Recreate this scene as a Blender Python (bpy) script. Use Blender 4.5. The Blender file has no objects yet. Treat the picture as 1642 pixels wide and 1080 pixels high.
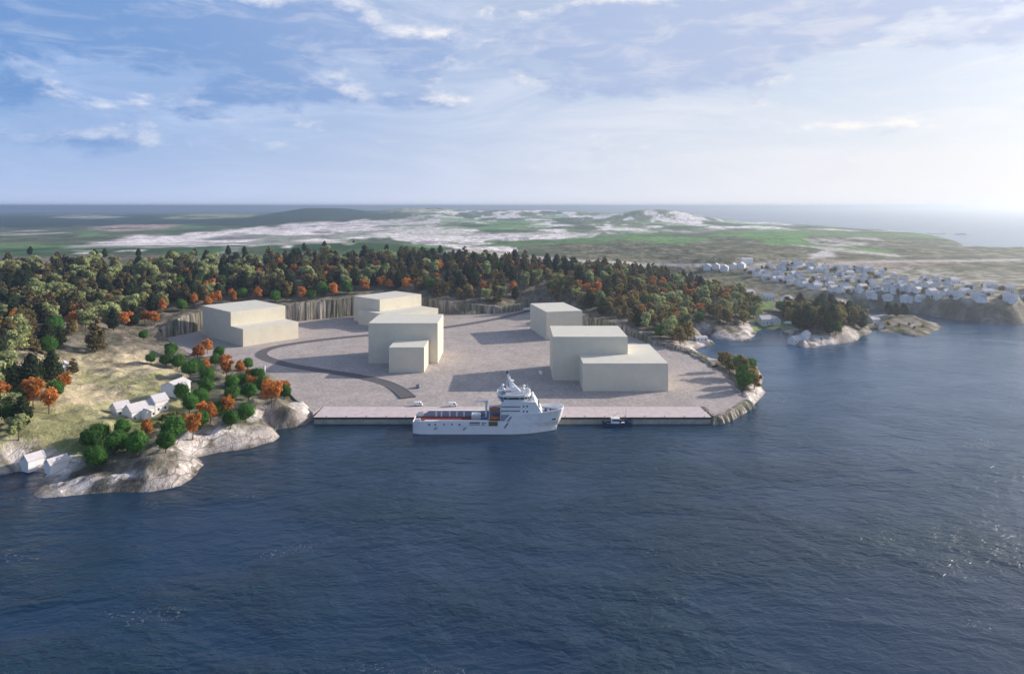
import bpy, bmesh, math, random
import numpy as np
from mathutils import Vector, Matrix

R = math.radians
SC = bpy.context.scene
COL = SC.collection

# ------------------------------------------------------------------ camera
H = 129.0            # camera height above the sea
F = 1642 * 24 / 36.0 # focal length in photograph pixels (24 mm lens)
HY = 330.0           # row of the horizon in the photograph
cam_d = bpy.data.cameras.new('camera')
cam_d.lens = 24.0; cam_d.sensor_width = 36.0
cam_d.shift_y = -(540 - HY) / 1642.0
cam_d.clip_start = 1.0; cam_d.clip_end = 400000.0
cam = bpy.data.objects.new('camera', cam_d); COL.objects.link(cam)
cam.location = (0, 0, H); cam.rotation_euler = (R(90), 0, 0)
SC.camera = cam

# ------------------------------------------------------------------ light
SUN_DIR = Vector((71, 29, 30.5)).normalized()
SUN_EL = math.asin(SUN_DIR.z); SUN_AZ = math.atan2(SUN_DIR.x, SUN_DIR.y)
sun_d = bpy.data.lights.new('sun', 'SUN'); sun_d.energy = 5.0; sun_d.angle = R(0.5)
sun_d.color = (1.0, 0.88, 0.74)
sun = bpy.data.objects.new('sun', sun_d); COL.objects.link(sun)
sun.rotation_euler = (-SUN_DIR).to_track_quat('-Z', 'Y').to_euler()
sun.location = (300, 120, 400)
SC.view_settings.view_transform = 'Standard'
try: SC.view_settings.look = 'None'
except Exception: pass
SC.view_settings.exposure = 0.12
SC.view_settings.gamma = 1.0
SC.cycles.use_denoising = True
SC.cycles.max_bounces = 6
SC.cycles.volume_bounces = 0
SC.cycles.sample_clamp_indirect = 6.0


class NT:
    """small helper to write node trees"""
    def __init__(s, tree): s.t = tree; s.n = tree.nodes; s.l = tree.links
    def node(s, kind, **kw):
        n = s.n.new(kind)
        for k, v in kw.items(): setattr(n, k, v)
        return n
    def put(s, sock, v):
        if isinstance(v, bpy.types.NodeSocket): s.l.new(v, sock)
        elif v is not None:
            if sock.type == 'RGBA' and len(v) == 3: v = (*v, 1)
            sock.default_value = v
    def math(s, op, a, b=None, c=None, clamp=False):
        n = s.node('ShaderNodeMath', operation=op); n.use_clamp = clamp
        for i, v in enumerate((a, b, c)): s.put(n.inputs[i], v) if v is not None else None
        return n.outputs[0]
    def vmath(s, op, a, b=None, scale=None):
        n = s.node('ShaderNodeVectorMath', operation=op)
        s.put(n.inputs[0], a)
        if b is not None: s.put(n.inputs[1], b)
        if scale is not None: s.put(n.inputs['Scale'], scale)
        return n.outputs['Value'] if op in ('LENGTH', 'DOT_PRODUCT') else n.outputs[0]
    def noise(s, vec, scale, detail=4, rough=0.55, dist=0.0, dims='3D'):
        n = s.node('ShaderNodeTexNoise', noise_dimensions=dims)
        s.put(n.inputs['Vector'], vec); s.put(n.inputs['Scale'], scale)
        s.put(n.inputs['Detail'], detail); s.put(n.inputs['Roughness'], rough); s.put(n.inputs['Distortion'], dist)
        return n.outputs['Fac']
    def step(s, v, a, b, o0=0.0, o1=1.0):
        n = s.node('ShaderNodeMapRange', interpolation_type='SMOOTHSTEP')
        for i, q in enumerate((v, a, b, o0, o1)): s.put(n.inputs[i], q)
        return n.outputs[0]
    def mix(s, f, a, b, kind='MIX'):
        n = s.node('ShaderNodeMix', data_type='RGBA', blend_type=kind)
        s.put(n.inputs[0], f); s.put(n.inputs[6], a); s.put(n.inputs[7], b)
        return n.outputs[2]
    def xyz(s, v):
        n = s.node('ShaderNodeSeparateXYZ'); s.put(n.inputs[0], v); return n.outputs
    def comb(s, x, y, z):
        n = s.node('ShaderNodeCombineXYZ')
        for i, v in enumerate((x, y, z)): s.put(n.inputs[i], v)
        return n.outputs[0]


# ------------------------------------------------------------------ sky with clouds
world = bpy.data.worlds.new('World'); SC.world = world; world.use_nodes = True
world.cycles.sampling_method = 'MANUAL'; world.cycles.sample_map_resolution = 512
w = NT(world.node_tree); w.n.clear()
wout = w.node('ShaderNodeOutputWorld'); wbg = w.node('ShaderNodeBackground')
w.l.new(wbg.outputs[0], wout.inputs[0])
SKY_STRENGTH = 0.093
wbg.inputs[1].default_value = SKY_STRENGTH
sky = w.node('ShaderNodeTexSky', sky_type='NISHITA', sun_disc=False)
sky.sun_elevation = SUN_EL; sky.sun_rotation = SUN_AZ
sky.air_density = 1.0; sky.dust_density = 1.2; sky.ozone_density = 2.5; sky.altitude = 100
tc = w.node('ShaderNodeTexCoord')
dirv = w.vmath('NORMALIZE', tc.outputs['Generated'])
dx, dy, dz = w.xyz(dirv)
az = w.math('ARCTAN2', dx, dy); el = w.math('ARCSINE', dz)
pl = w.vmath('MULTIPLY', dirv, (1.0, 1.0, 2.3))
D2 = math.pi / 180
CLOUDS = ((-33, 12.6, 12, 2.7, .31), (-22, 13.0, 9, 2.9, .31), (-15.5, 14.8, 5, 1.5, .16), (7, 13.8, 9, 2.4, .28), (17, 13.4, 11, 2.9, .31), (27, 15.2, 10, 1.8, .24), (10.5, 9.9, 6, 1.3, .27),
          (-18.5, 9.1, 7, 1.0, .27), (-26, 7.1, 4.5, 1.0, .20), (-37, 8.2, 5, .9, .20), (-7, 8.6, 5, .7, .10), (36, 11.8, 7, .8, .17), (24, 6.4, 7, .9, .06), (-5, 12.4, 7, 1.6, .10),
          (58, 13, 14, 2.5, .28), (-62, 12, 16, 3, .28), (100, 14, 16, 3, .28), (-110, 12, 18, 3, .28), (160, 13, 20, 3, .28), (-30, 4.6, 14, .7, .10), (4, 5.0, 12, .6, .07))


def cloud_field(vec, az_, el_):
    big = w.noise(vec, 5.5, 8, 0.60, 0.35)
    tot = None
    for (a, e, ra, re, amp) in CLOUDS:
        u = w.math('DIVIDE', w.math('SUBTRACT', az_, a * D2), ra * D2)
        v = w.math('DIVIDE', w.math('SUBTRACT', el_, e * D2), re * D2)
        q = w.math('ADD', w.math('MULTIPLY', u, u), w.math('MULTIPLY', v, v))
        g = w.math('MULTIPLY', w.math('EXPONENT', w.math('MULTIPLY', q, -0.9)), amp)
        tot = g if tot is None else w.math('ADD', tot, g)
    fine = w.noise(vec, 22.0, 8, 0.66, 0.3)
    f = w.math('ADD', w.math('MULTIPLY', big, 0.85), tot)
    return w.math('ADD', f, w.math('MULTIPLY', w.math('SUBTRACT', fine, 0.5), 0.26))


f0 = cloud_field(pl, az, el)
f1 = cloud_field(w.vmath('ADD', pl, (0.020, -0.008, 0.040)), w.math('ADD', az, 1.1 * D2), w.math('ADD', el, 0.75 * D2))
dens = w.step(f0, 0.49, 0.64)
thick = w.step(f1, 0.42, 0.585)
cirrus = w.noise(w.vmath('MULTIPLY', dirv, (1.0, 1.0, 4.5)), 4.0, 7, 0.65, 0.8)
veil = w.math('MULTIPLY', w.step(cirrus, 0.38, 0.70), 0.45)
hor = w.math('EXPONENT', w.math('MULTIPLY', w.math('MAXIMUM', el, 0.0), -7.5))      # milky air near the horizon
sundot = w.vmath('DOT_PRODUCT', dirv, tuple(SUN_DIR))
glow = w.step(sundot, -0.25, 0.90)
white = w.mix(glow, (5.6, 6.9, 9.6), (9.4, 9.2, 9.3))
thin = w.step(el, 10 * D2, 55 * D2, 1.0, 0.12)                                     # the milky air thins out overhead
base = w.mix(w.math('MULTIPLY', thin, 0.5), sky.outputs[0], w.mix(glow, (1.5, 3.9, 9.4), (6.2, 7.4, 9.8)))
c1 = w.mix(w.math('MULTIPLY', w.math('ADD', veil, 0.16, clamp=True), w.math('ADD', w.math('MULTIPLY', thin, 0.7), 0.3)), base, white)
c2 = w.mix(w.math('MULTIPLY', hor, 0.85), c1, w.mix(glow, (4.0, 5.3, 8.3), (9.6, 9.5, 9.8)))
low = w.math('EXPONENT', w.math('MULTIPLY', w.math('MAXIMUM', el, 0.0), -30.0))
c2 = w.mix(w.math('MULTIPLY', low, 0.75), c2, w.mix(glow, (6.2, 7.2, 9.6), (9.6, 9.6, 9.9)))
lit = w.mix(glow, (7.4, 7.9, 9.3), (11.2, 10.4, 9.6))
shade = w.mix(glow, (1.65, 3.25, 6.5), (5.2, 6.0, 8.1))
inner = w.noise(w.vmath('MULTIPLY', dirv, (1.0, 1.0, 3.6)), 13.0, 7, 0.62, 0.5)
ccol = w.mix(thick, lit, w.mix(w.step(inner, 0.44, 0.74, 0.0, 0.30), shade, lit))
fade = w.step(el, 1.5 * D2, 6 * D2)
c3 = w.mix(w.math('MULTIPLY', w.math('MULTIPLY', dens, fade), 0.92), c2, ccol)
aure = w.math('POWER', w.math('MAXIMUM', sundot, 0.0), 16.0)                           # bright ring of sky round the sun
c4 = w.mix(1.0, c3, w.vmath('SCALE', (12.0, 11.4, 10.8), scale=aure), 'ADD')
w.l.new(c4, wbg.inputs[0])

# ------------------------------------------------------------------ materials
MATS = {}


def mat(name, color, rough=0.85, var=0.12, scale=0.4, bump=0.0, bscale=1.0, spec=0.3, metal=0.0, coords='Object'):
    if name in MATS: return MATS[name]
    m = bpy.data.materials.new(name); m.use_nodes = True
    t = NT(m.node_tree); bs = t.n['Principled BSDF']
    bs.inputs['Roughness'].default_value = rough; bs.inputs['Metallic'].default_value = metal
    bs.inputs['Specular IOR Level'].default_value = spec
    co = t.node('ShaderNodeTexCoord').outputs[coords]
    n = t.noise(co, scale, 5, 0.6)
    k = t.step(n, 0.25, 0.75, 1 - var, 1 + var)
    t.put(bs.inputs['Base Color'], t.vmath('SCALE', color, scale=k))
    if bump:
        b = t.node('ShaderNodeBump'); b.inputs['Strength'].default_value = 1.0; b.inputs['Distance'].default_value = bump
        t.l.new(t.noise(co, bscale, 5, 0.6), b.inputs['Height']); t.l.new(b.outputs[0], bs.inputs['Normal'])
    MATS[name] = m
    return m


def mat_foliage(name, c1, c2):
    """leaf colour: light and dark leaves, each tree a slightly different tint"""
    m = bpy.data.materials.new(name); m.use_nodes = True
    t = NT(m.node_tree); bs = t.n['Principled BSDF']
    bs.inputs['Roughness'].default_value = 0.8; bs.inputs['Specular IOR Level'].default_value = 0.15
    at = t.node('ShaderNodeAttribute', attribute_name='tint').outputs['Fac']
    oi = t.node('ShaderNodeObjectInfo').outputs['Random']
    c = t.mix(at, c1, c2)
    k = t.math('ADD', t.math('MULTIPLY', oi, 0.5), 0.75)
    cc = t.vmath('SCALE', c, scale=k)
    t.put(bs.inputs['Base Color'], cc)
    tr = t.node('ShaderNodeBsdfTranslucent'); t.put(tr.inputs[0], t.vmath('MULTIPLY', cc, (1.25, 1.3, 0.8)))     # sun shining through the leaves
    mx = t.node('ShaderNodeMixShader'); mx.inputs[0].default_value = 0.30
    t.l.new(bs.outputs[0], mx.inputs[1]); t.l.new(tr.outputs[0], mx.inputs[2]); t.l.new(mx.outputs[0], t.n['Material Output'].inputs[0])
    MATS[name] = m
    return m


def mat_water():
    m = bpy.data.materials.new('sea_water'); m.use_nodes = True
    t = NT(m.node_tree); bs = t.n['Principled BSDF']
    co = t.node('ShaderNodeTexCoord').outputs['Object']
    mp = t.node('ShaderNodeMapping'); mp.inputs['Rotation'].default_value = (0, 0, R(-14)); mp.inputs['Scale'].default_value = (0.62, 1, 1)
    t.l.new(co, mp.inputs[0]); p = mp.outputs[0]
    patch = t.noise(p, 0.020, 4, 0.55, 0.4)              # gusts: calmer and rougher stretches
    amp = t.step(patch, 0.35, 0.65, 0.45, 1.25)
    w1 = t.noise(p, 0.065, 3, 0.5, 0.6)
    w2 = t.noise(p, 0.26, 4, 0.6, 0.8)
    w3 = t.noise(p, 0.85, 4, 0.6, 0.5)
    h = t.math('ADD', t.math('MULTIPLY', w1, 2.2), t.math('ADD', t.math('MULTIPLY', w2, 1.05), t.math('MULTIPLY', w3, 0.36)))
    oy = t.xyz(co)[1]; ox = t.xyz(co)[0]
    h = t.math('MULTIPLY', t.math('MULTIPLY', h, amp), t.step(t.math('ADD', oy, t.math('MULTIPLY', ox, 0.15)), 200.0, 700.0, 1.15, 0.42))
    b = t.node('ShaderNodeBump'); b.inputs['Strength'].default_value = 1.0; b.inputs['Distance'].default_value = 0.75
    t.l.new(h, b.inputs['Height']); t.l.new(b.outputs[0], bs.inputs['Normal'])
    fo = t.noise(p, 0.030, 3, 0.5); ff = t.noise(p, 1.1, 5, 0.7, 0.5)
    foam = t.math('MULTIPLY', t.step(fo, 0.62, 0.70), t.step(ff, 0.57, 0.68))
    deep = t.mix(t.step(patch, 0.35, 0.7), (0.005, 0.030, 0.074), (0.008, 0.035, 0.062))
    deep = t.mix(t.step(t.math('ADD', oy, t.math('MULTIPLY', ox, 0.7)), 330.0, 760.0), deep, (0.022, 0.078, 0.165))      # paler blue towards the bay: reflected sky put into the water colour
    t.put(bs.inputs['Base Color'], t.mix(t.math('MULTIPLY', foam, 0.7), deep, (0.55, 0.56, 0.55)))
    t.put(bs.inputs['Roughness'], t.math('ADD', t.math('MULTIPLY', foam, 0.5), 0.23))
    bs.inputs['IOR'].default_value = 1.40; bs.inputs['Specular IOR Level'].default_value = 0.5
    MATS['water'] = m
    return m


def mat_land():
    """land cover comes from the mesh's own colour layer; grain and small relief are added here"""
    m = bpy.data.materials.new('land'); m.use_nodes = True
    t = NT(m.node_tree); bs = t.n['Principled BSDF']
    bs.inputs['Roughness'].default_value = 0.9; bs.inputs['Specular IOR Level'].default_value = 0.15
    col = t.node('ShaderNodeVertexColor', layer_name='cover').outputs[0]
    near = t.node('ShaderNodeAttribute', attribute_name='distant').outputs['Fac']
    co = t.node('ShaderNodeTexCoord').outputs['Object']
    n1 = t.noise(co, 0.12, 6, 0.65, 0.8); n2 = t.noise(co, 0.55, 5, 0.6, 0.3)
    n3 = t.noise(co, 0.012, 5, 0.6, 0.5)
    k = t.math('MULTIPLY', t.step(n1, 0.25, 0.75, 0.62, 1.38), t.step(n2, 0.25, 0.75, 0.8, 1.2))
    n4 = t.noise(t.vmath('MULTIPLY', co, (1.0, 0.45, 1.0)), 0.035, 6, 0.7, 1.2)
    k = t.math('MULTIPLY', k, t.step(n3, 0.3, 0.7, 0.85, 1.15))
    k = t.math('MULTIPLY', k, t.math('ADD', 1.0, t.math('MULTIPLY', near, t.step(n4, 0.3, 0.7, -0.50, 0.5))))
    rk = t.node('ShaderNodeAttribute', attribute_name='bare_rock').outputs['Fac']
    wv = t.vmath('ADD', co, t.vmath('SCALE', t.comb(n1, n2, n1), scale=7.0))
    vo = t.node('ShaderNodeTexVoronoi', feature='DISTANCE_TO_EDGE'); vo.inputs['Scale'].default_value = 0.11
    t.l.new(t.vmath('MULTIPLY', wv, (1.0, 0.55, 1.4)), vo.inputs['Vector'])
    crack = t.math('MULTIPLY', t.step(vo.outputs['Distance'], 0.0, 0.05, 1.0, 0.0), t.math('MULTIPLY', rk, t.step(n3, 0.42, 0.58)))
    k = t.math('MULTIPLY', k, t.math('SUBTRACT', 1.0, t.math('MULTIPLY', crack, 0.28)))
    t.put(bs.inputs['Base Color'], t.vmath('SCALE', col, scale=k))
    b = t.node('ShaderNodeBump'); b.inputs['Strength'].default_value = 1.0
    t.put(b.inputs['Distance'], 1.6)
    hgt = t.math('ADD', t.math('MULTIPLY', n1, 1.0), t.math('MULTIPLY', n2, 0.35))
    hgt = t.math('SUBTRACT', hgt, t.math('MULTIPLY', crack, 0.35))
    t.l.new(hgt, b.inputs['Height']); t.l.new(b.outputs[0], bs.inputs['Normal'])
    MATS['land'] = m
    return m


def mat_paving():
    m = bpy.data.materials.new('yard_gravel'); m.use_nodes = True
    t = NT(m.node_tree); bs = t.n['Principled BSDF']; bs.inputs['Roughness'].default_value = 0.92
    bs.inputs['Specular IOR Level'].default_value = 0.1
    co = t.node('ShaderNodeTexCoord').outputs['Object']
    v = t.node('ShaderNodeTexVoronoi'); v.inputs['Scale'].default_value = 0.75; t.l.new(co, v.inputs['Vector'])
    cell = t.xyz(v.outputs['Color'])[0]
    n = t.noise(co, 0.05, 5, 0.6); n2 = t.noise(co, 1.6, 3, 0.7)
    c = t.mix(cell, (0.370, 0.330, 0.318), (0.565, 0.505, 0.485))
    c = t.mix(t.step(n2, 0.42, 0.68, 0, 0.45), c, (0.29, 0.265, 0.27))
    t.put(bs.inputs['Base Color'], t.vmath('SCALE', c, scale=t.step(n, 0.3, 0.7, 0.92, 1.1)))
    b = t.node('ShaderNodeBump'); b.inputs['Distance'].default_value = 0.12
    t.l.new(t.math('ADD', cell, n2), b.inputs['Height']); t.l.new(b.outputs[0], bs.inputs['Normal'])
    MATS['paving'] = m
    return m


def mat_rockface():
    """blasted rock: pale and dark bands that run down the face"""
    m = bpy.data.materials.new('blasted_rock'); m.use_nodes = True
    t = NT(m.node_tree); bs = t.n['Principled BSDF']; bs.inputs['Roughness'].default_value = 0.9
    bs.inputs['Specular IOR Level'].default_value = 0.15
    co = t.node('ShaderNodeTexCoord').outputs['Object']
    mp = t.node('ShaderNodeMapping'); mp.inputs['Scale'].default_value = (0.30, 0.30, 0.012); t.l.new(co, mp.inputs[0])
    n = t.noise(mp.outputs[0], 1.0, 4, 0.6, 0.2)
    mp2 = t.node('ShaderNodeMapping'); mp2.inputs['Scale'].default_value = (0.8, 0.8, 0.06); t.l.new(co, mp2.inputs[0])
    n2 = t.noise(mp2.outputs[0], 1.0, 4, 0.6)
    g = t.noise(co, 0.05, 3, 0.5)
    c = t.mix(t.step(n, 0.36, 0.64), (0.085, 0.085, 0.07), (0.46, 0.41, 0.36))
    c = t.mix(t.step(g, 0.45, 0.6, 0, 0.5), c, (0.12, 0.14, 0.08))
    t.put(bs.inputs['Base Color'], t.vmath('SCALE', c, scale=t.step(n2, 0.25, 0.75, 0.7, 1.25)))
    b = t.node('ShaderNodeBump'); b.inputs['Distance'].default_value = 0.8
    t.l.new(t.math('ADD', n, n2), b.inputs['Height']); t.l.new(b.outputs[0], bs.inputs['Normal'])
    MATS['rockface'] = m
    return m


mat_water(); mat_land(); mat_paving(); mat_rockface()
mat('clad', (0.70, 0.655, 0.53), 0.75, 0.05, 0.12, 0.0)
mat('clad_roof', (0.72, 0.70, 0.62), 0.8, 0.05, 0.15)
mat('concrete', (0.64, 0.545, 0.545), 0.9, 0.10, 0.25)
mat('concrete_wall', (0.40, 0.39, 0.34), 0.9, 0.2, 0.4)
mat('fender', (0.035, 0.032, 0.035), 0.8, 0.2, 0.5)
mat('asphalt', (0.135, 0.125, 0.135), 0.9, 0.10, 0.6)
mat('kerb', (0.20, 0.19, 0.20), 0.9, 0.1, 0.5)
mat('house_wall', (0.83, 0.82, 0.82), 0.75, 0.05, 0.5)
mat('house_roof', (0.62, 0.60, 0.63), 0.8, 0.08, 0.8)
mat('roof_dark', (0.45, 0.45, 0.50), 0.8, 0.1, 0.8)
mat('glass', (0.03, 0.04, 0.055), 0.12, 0.1, 1.0, spec=0.6)
mat('white_paint', (0.90, 0.90, 0.89), 0.4, 0.03, 0.4)
mat('hull_paint', (0.92, 0.92, 0.92), 0.45, 0.05, 0.25)
mat('boot_top', (0.05, 0.06, 0.07), 0.5, 0.1, 0.3)
mat('deck_red', (0.23, 0.055, 0.055), 0.8, 0.15, 0.6)
mat('deck_grey', (0.33, 0.36, 0.44), 0.8, 0.1, 0.6)
mat('orange_paint', (0.62, 0.17, 0.05), 0.45, 0.08, 0.8)
mat('dark_grey', (0.07, 0.075, 0.085), 0.6, 0.1, 0.8)
mat('mid_grey', (0.24, 0.25, 0.28), 0.6, 0.1, 0.8)
mat('ochre', (0.17, 0.135, 0.05), 0.7, 0.15, 1.0)
mat('blue_paint', (0.05, 0.13, 0.32), 0.5, 0.1, 1.0)
mat('navy', (0.025, 0.045, 0.12), 0.45, 0.1, 0.8)
mat('rubber', (0.02, 0.02, 0.02), 0.8, 0.1, 1.0)
mat('bark', (0.13, 0.09, 0.07), 0.9, 0.2, 1.0)
mat('fence_wood', (0.6, 0.58, 0.54), 0.8, 0.1, 1.0)
mat_foliage('leaf_green', (0.032, 0.095, 0.020), (0.105, 0.25, 0.05))
mat_foliage('leaf_orange', (0.33, 0.115, 0.026), (0.74, 0.32, 0.095))
mat_foliage('leaf_pale', (0.10, 0.135, 0.06), (0.52, 0.55, 0.28))
mat_foliage('leaf_dark', (0.016, 0.028, 0.015), (0.055, 0.075, 0.034))
mat_foliage('leaf_olive', (0.045, 0.050, 0.018), (0.42, 0.32, 0.14))
mat_foliage('leaf_bush', (0.10, 0.13, 0.04), (0.30, 0.31, 0.12))


# ------------------------------------------------------------------ object helpers
def tag(o, label=None, cat=None, group=None, kind=None):
    if label: o['label'] = label
    if cat: o['category'] = cat
    if group: o['group'] = group
    if kind: o['kind'] = kind
    return o


def empty(name, loc=(0, 0, 0), rz=0.0):
    o = bpy.data.objects.new(name, None); COL.objects.link(o)
    o.empty_display_size = 1.0; o.location = loc; o.rotation_euler = (0, 0, rz)
    return o


def link(name, me, parent=None, m=None):
    o = bpy.data.objects.new(name, me); COL.objects.link(o)
    if parent is not None: o.parent = parent
    if m is not None:
        me.materials.clear()
        for q in (m if isinstance(m, (list, tuple)) else [m]): me.materials.append(MATS[q])
    return o


class MB:
    """collects plain shapes; build() links them as one mesh"""
    def __init__(s): s.v = []; s.f = []
    def add(s, vs, fs):
        o = len(s.v); s.v += [tuple(q) for q in vs]; s.f += [tuple(i + o for i in q) for q in fs]; return s
    def box(s, x0, x1, y0, y1, z0, z1):
        vs = [(x, y, z) for z in (z0, z1) for (x, y) in ((x0, y0), (x1, y0), (x1, y1), (x0, y1))]
        return s.add(vs, [(3, 2, 1, 0), (4, 5, 6, 7), (0, 1, 5, 4), (1, 2, 6, 5), (2, 3, 7, 6), (3, 0, 4, 7)])
    def prism(s, pts, z0, z1):
        n = len(pts); vs = [(x, y, z0) for x, y in pts] + [(x, y, z1) for x, y in pts]
        return s.add(vs, [tuple(range(n - 1, -1, -1)), tuple(range(n, 2 * n))] + [(i, (i + 1) % n, n + (i + 1) % n, n + i) for i in range(n)])
    def side(s, pts, y0, y1):
        """profile in x,z pushed along y"""
        n = len(pts); vs = [(x, y0, z) for x, z in pts] + [(x, y1, z) for x, z in pts]
        return s.add(vs, [tuple(range(n)), tuple(range(2 * n - 1, n - 1, -1))] + [(i, n + i, n + (i + 1) % n, (i + 1) % n) for i in range(n)])
    def tube(s, a, b, r0, r1=None, k=8):
        r1 = r0 if r1 is None else r1
        a = Vector(a); b = Vector(b); d = (b - a).normalized()
        u = d.orthogonal().normalized(); v = d.cross(u)
        vs = []
        for p, r in ((a, r0), (b, r1)):
            for i in range(k):
                t = 2 * math.pi * i / k
                vs.append(p + u * math.cos(t) * r + v * math.sin(t) * r)
        return s.add(vs, [tuple(range(k - 1, -1, -1)), tuple(range(k, 2 * k))] + [(i, (i + 1) % k, k + (i + 1) % k, k + i) for i in range(k)])
    def loft(s, rings, cap=True):
        k = len(rings[0]); vs = [p for r in rings for p in r]; fs = []
        for j in range(len(rings) - 1):
            for i in range(k):
                a = j * k + i; b = j * k + (i + 1) % k
                fs.append((a, b, b + k, a + k))
        if cap: fs += [tuple(range(k - 1, -1, -1)), tuple(range((len(rings) - 1) * k, len(rings) * k))]
        return s.add(vs, fs)
    def mesh(s, name, smooth=False):
        me = bpy.data.meshes.new(name); me.from_pydata(s.v, [], s.f); me.validate()
        bm = bmesh.new(); bm.from_mesh(me); bmesh.ops.recalc_face_normals(bm, faces=bm.faces); bm.to_mesh(me); bm.free()
        if smooth:
            for p in me.polygons: p.use_smooth = True
        return me
    def build(s, name, m, parent=None, smooth=False, bevel=0.0):
        o = link(name, s.mesh(name, smooth), parent, m)
        if bevel:
            b = o.modifiers.new('bevel', 'BEVEL'); b.width = bevel; b.segments = 2; b.limit_method = 'ANGLE'
        return o


def copy_tree(o, parent=None):
    c = o.copy(); COL.objects.link(c); c.parent = parent
    for ch in o.children: copy_tree(ch, c)
    return c


# ------------------------------------------------------------------ numpy terrain tools
def _hash(ix, iy, seed):
    with np.errstate(over='ignore'):
        h = (ix.astype(np.int64) * 374761393 + iy.astype(np.int64) * 668265263 + seed * 974634777) & 0x7fffffff
        h = ((h ^ (h >> 13)) * 1274126177) & 0x7fffffff
        return ((h ^ (h >> 16)) & 0xffff) / 65535.0


def vnoise(x, y, seed=0):
    ix = np.floor(x); iy = np.floor(y); fx = x - ix; fy = y - iy
    fx = fx * fx * fx * (fx * (fx * 6 - 15) + 10); fy = fy * fy * fy * (fy * (fy * 6 - 15) + 10)
    a = _hash(ix, iy, seed); b = _hash(ix + 1, iy, seed); c = _hash(ix, iy + 1, seed); d = _hash(ix + 1, iy + 1, seed)
    return (a + (b - a) * fx) * (1 - fy) + (c + (d - c) * fx) * fy


def fbm(x, y, octs=4, seed=0, gain=0.5):
    t = 0; amp = 1; n = 0
    for i in range(octs):
        t = t + amp * (vnoise(x, y, seed + i * 17) - 0.5); n += amp * 0.5
        ca, sa = math.cos(0.6), math.sin(0.6)
        x, y = (x * ca - y * sa) * 2.03 + 11.3, (x * sa + y * ca) * 2.03 + 4.7
        amp *= gain
    return t / n


def sdpoly(X, Y, poly):
    """signed distance, positive inside"""
    d = np.full(X.shape, 1e18); inside = np.zeros(X.shape, bool); n = len(poly)
    for i in range(n):
        x0, y0 = poly[i]; x1, y1 = poly[(i + 1) % n]
        ex, ey = x1 - x0, y1 - y0
        t = np.clip(((X - x0) * ex + (Y - y0) * ey) / (ex * ex + ey * ey + 1e-9), 0, 1)
        d = np.minimum(d, (X - x0 - t * ex) ** 2 + (Y - y0 - t * ey) ** 2)
        if abs(ey) > 1e-12:
            c = ((y0 > Y) != (y1 > Y)) & (X < ex * (Y - y0) / ey + x0)
            inside ^= c
    d = np.sqrt(d)
    return np.where(inside, d, -d)


def sstep(a, b, x):
    t = np.clip((x - a) / (b - a), 0, 1); return t * t * (3 - 2 * t)


def G(px, py, z=0.0):
    """where the sight line through a photograph pixel meets height z"""
    d = F * (H - z) / (py - HY)
    return ((px - 821) * d / F, d)


YARD_Z = 4.0
COAST_PX = [(-420, 800), (-200, 782), (-60, 768), (0, 763), (20, 757), (40, 754), (62, 756), (72, 760), (64, 770), (52, 784), (56, 796), (70, 799), (92, 797),
            (140, 791), (200, 787), (250, 788), (288, 779), (312, 762), (325, 745), (320, 738), (304, 737), (322, 732), (348, 725), (400, 718),
            (434, 709), (446, 701), (441, 691), (430, 684), (445, 687), (468, 686), (490, 680), (502, 671), (508, 664)]
COAST_PX2 = [(1146, 677), (1162, 676), (1176, 671), (1202, 656), (1222, 638), (1229, 629), (1222, 619), (1226, 605), (1216, 588), (1196, 579), (1170, 578),
             (1150, 579), (1140, 574), (1122, 566), (1112, 562), (1120, 559), (1137, 555), (1147, 552), (1142, 545), (1130, 540), (1128, 536), (1136, 537),
             (1142, 541), (1160, 545), (1190, 548), (1211, 547), (1205, 543), (1214, 537), (1216, 531), (1224, 528), (1240, 527), (1256, 528), (1256, 535),
             (1262, 546), (1276, 555), (1291, 558), (1304, 557), (1310, 554), (1340, 552), (1373, 546), (1379, 538), (1396, 534), (1403, 529), (1414, 533),
             (1440, 535), (1470, 540), (1486, 537), (1496, 530), (1515, 525), (1500, 521), (1480, 517), (1460, 514), (1444, 511.5), (1416, 510), (1394, 510), (1378, 506), (1364, 500),
             (1372, 495), (1400, 496), (1460, 500), (1500, 507.5), (1560, 516), (1600, 519), (1636, 519), (1645, 515), (1700, 509), (1800, 507), (2000, 502),
             (2300, 470), (2400, 430), (2100, 408), (1800, 406), (1700, 407), (1642, 405), (1560, 405), (1546, 398), (1512, 390), (1470, 384), (1420, 379),
             (1370, 373), (1290, 366), (1185, 361), (1120, 355), (1060, 350), (960, 346), (800, 344), (500, 343.5), (300, 343.2), (120, 344), (0, 344.5), (-300, 345), (-700, 346),
             (-1100, 352), (-1300, 380), (-1400, 430), (-1500, 520), (-1300, 640), (-900, 740)]
COAST = [G(*p) for p in COAST_PX] + [(-119.0, 427.0), (119.0, 427.0)] + [G(*p) for p in COAST_PX2]
YARD_PX = [(502, 662), (492, 652), (474, 640), (458, 624), (436, 606), (405, 594), (340, 577), (300, 565), (256, 546), (264, 541), (330, 527), (400, 519), (478, 514),
           (565, 506), (630, 500.5), (690, 502), (745, 503), (800, 502), (826, 499), (848, 492), (868, 494), (868, 503), (900, 510), (934, 521), (1008, 536), (1050, 552),
           (1103, 565), (1118, 573), (1147, 589), (1165, 598), (1180, 617), (1199, 641), (1165, 662), (1145, 668)]
YARD = [(-118.0, 425.0)] + [G(x, y, YARD_Z) for x, y in YARD_PX] + [(118.0, 425.0)]

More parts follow.
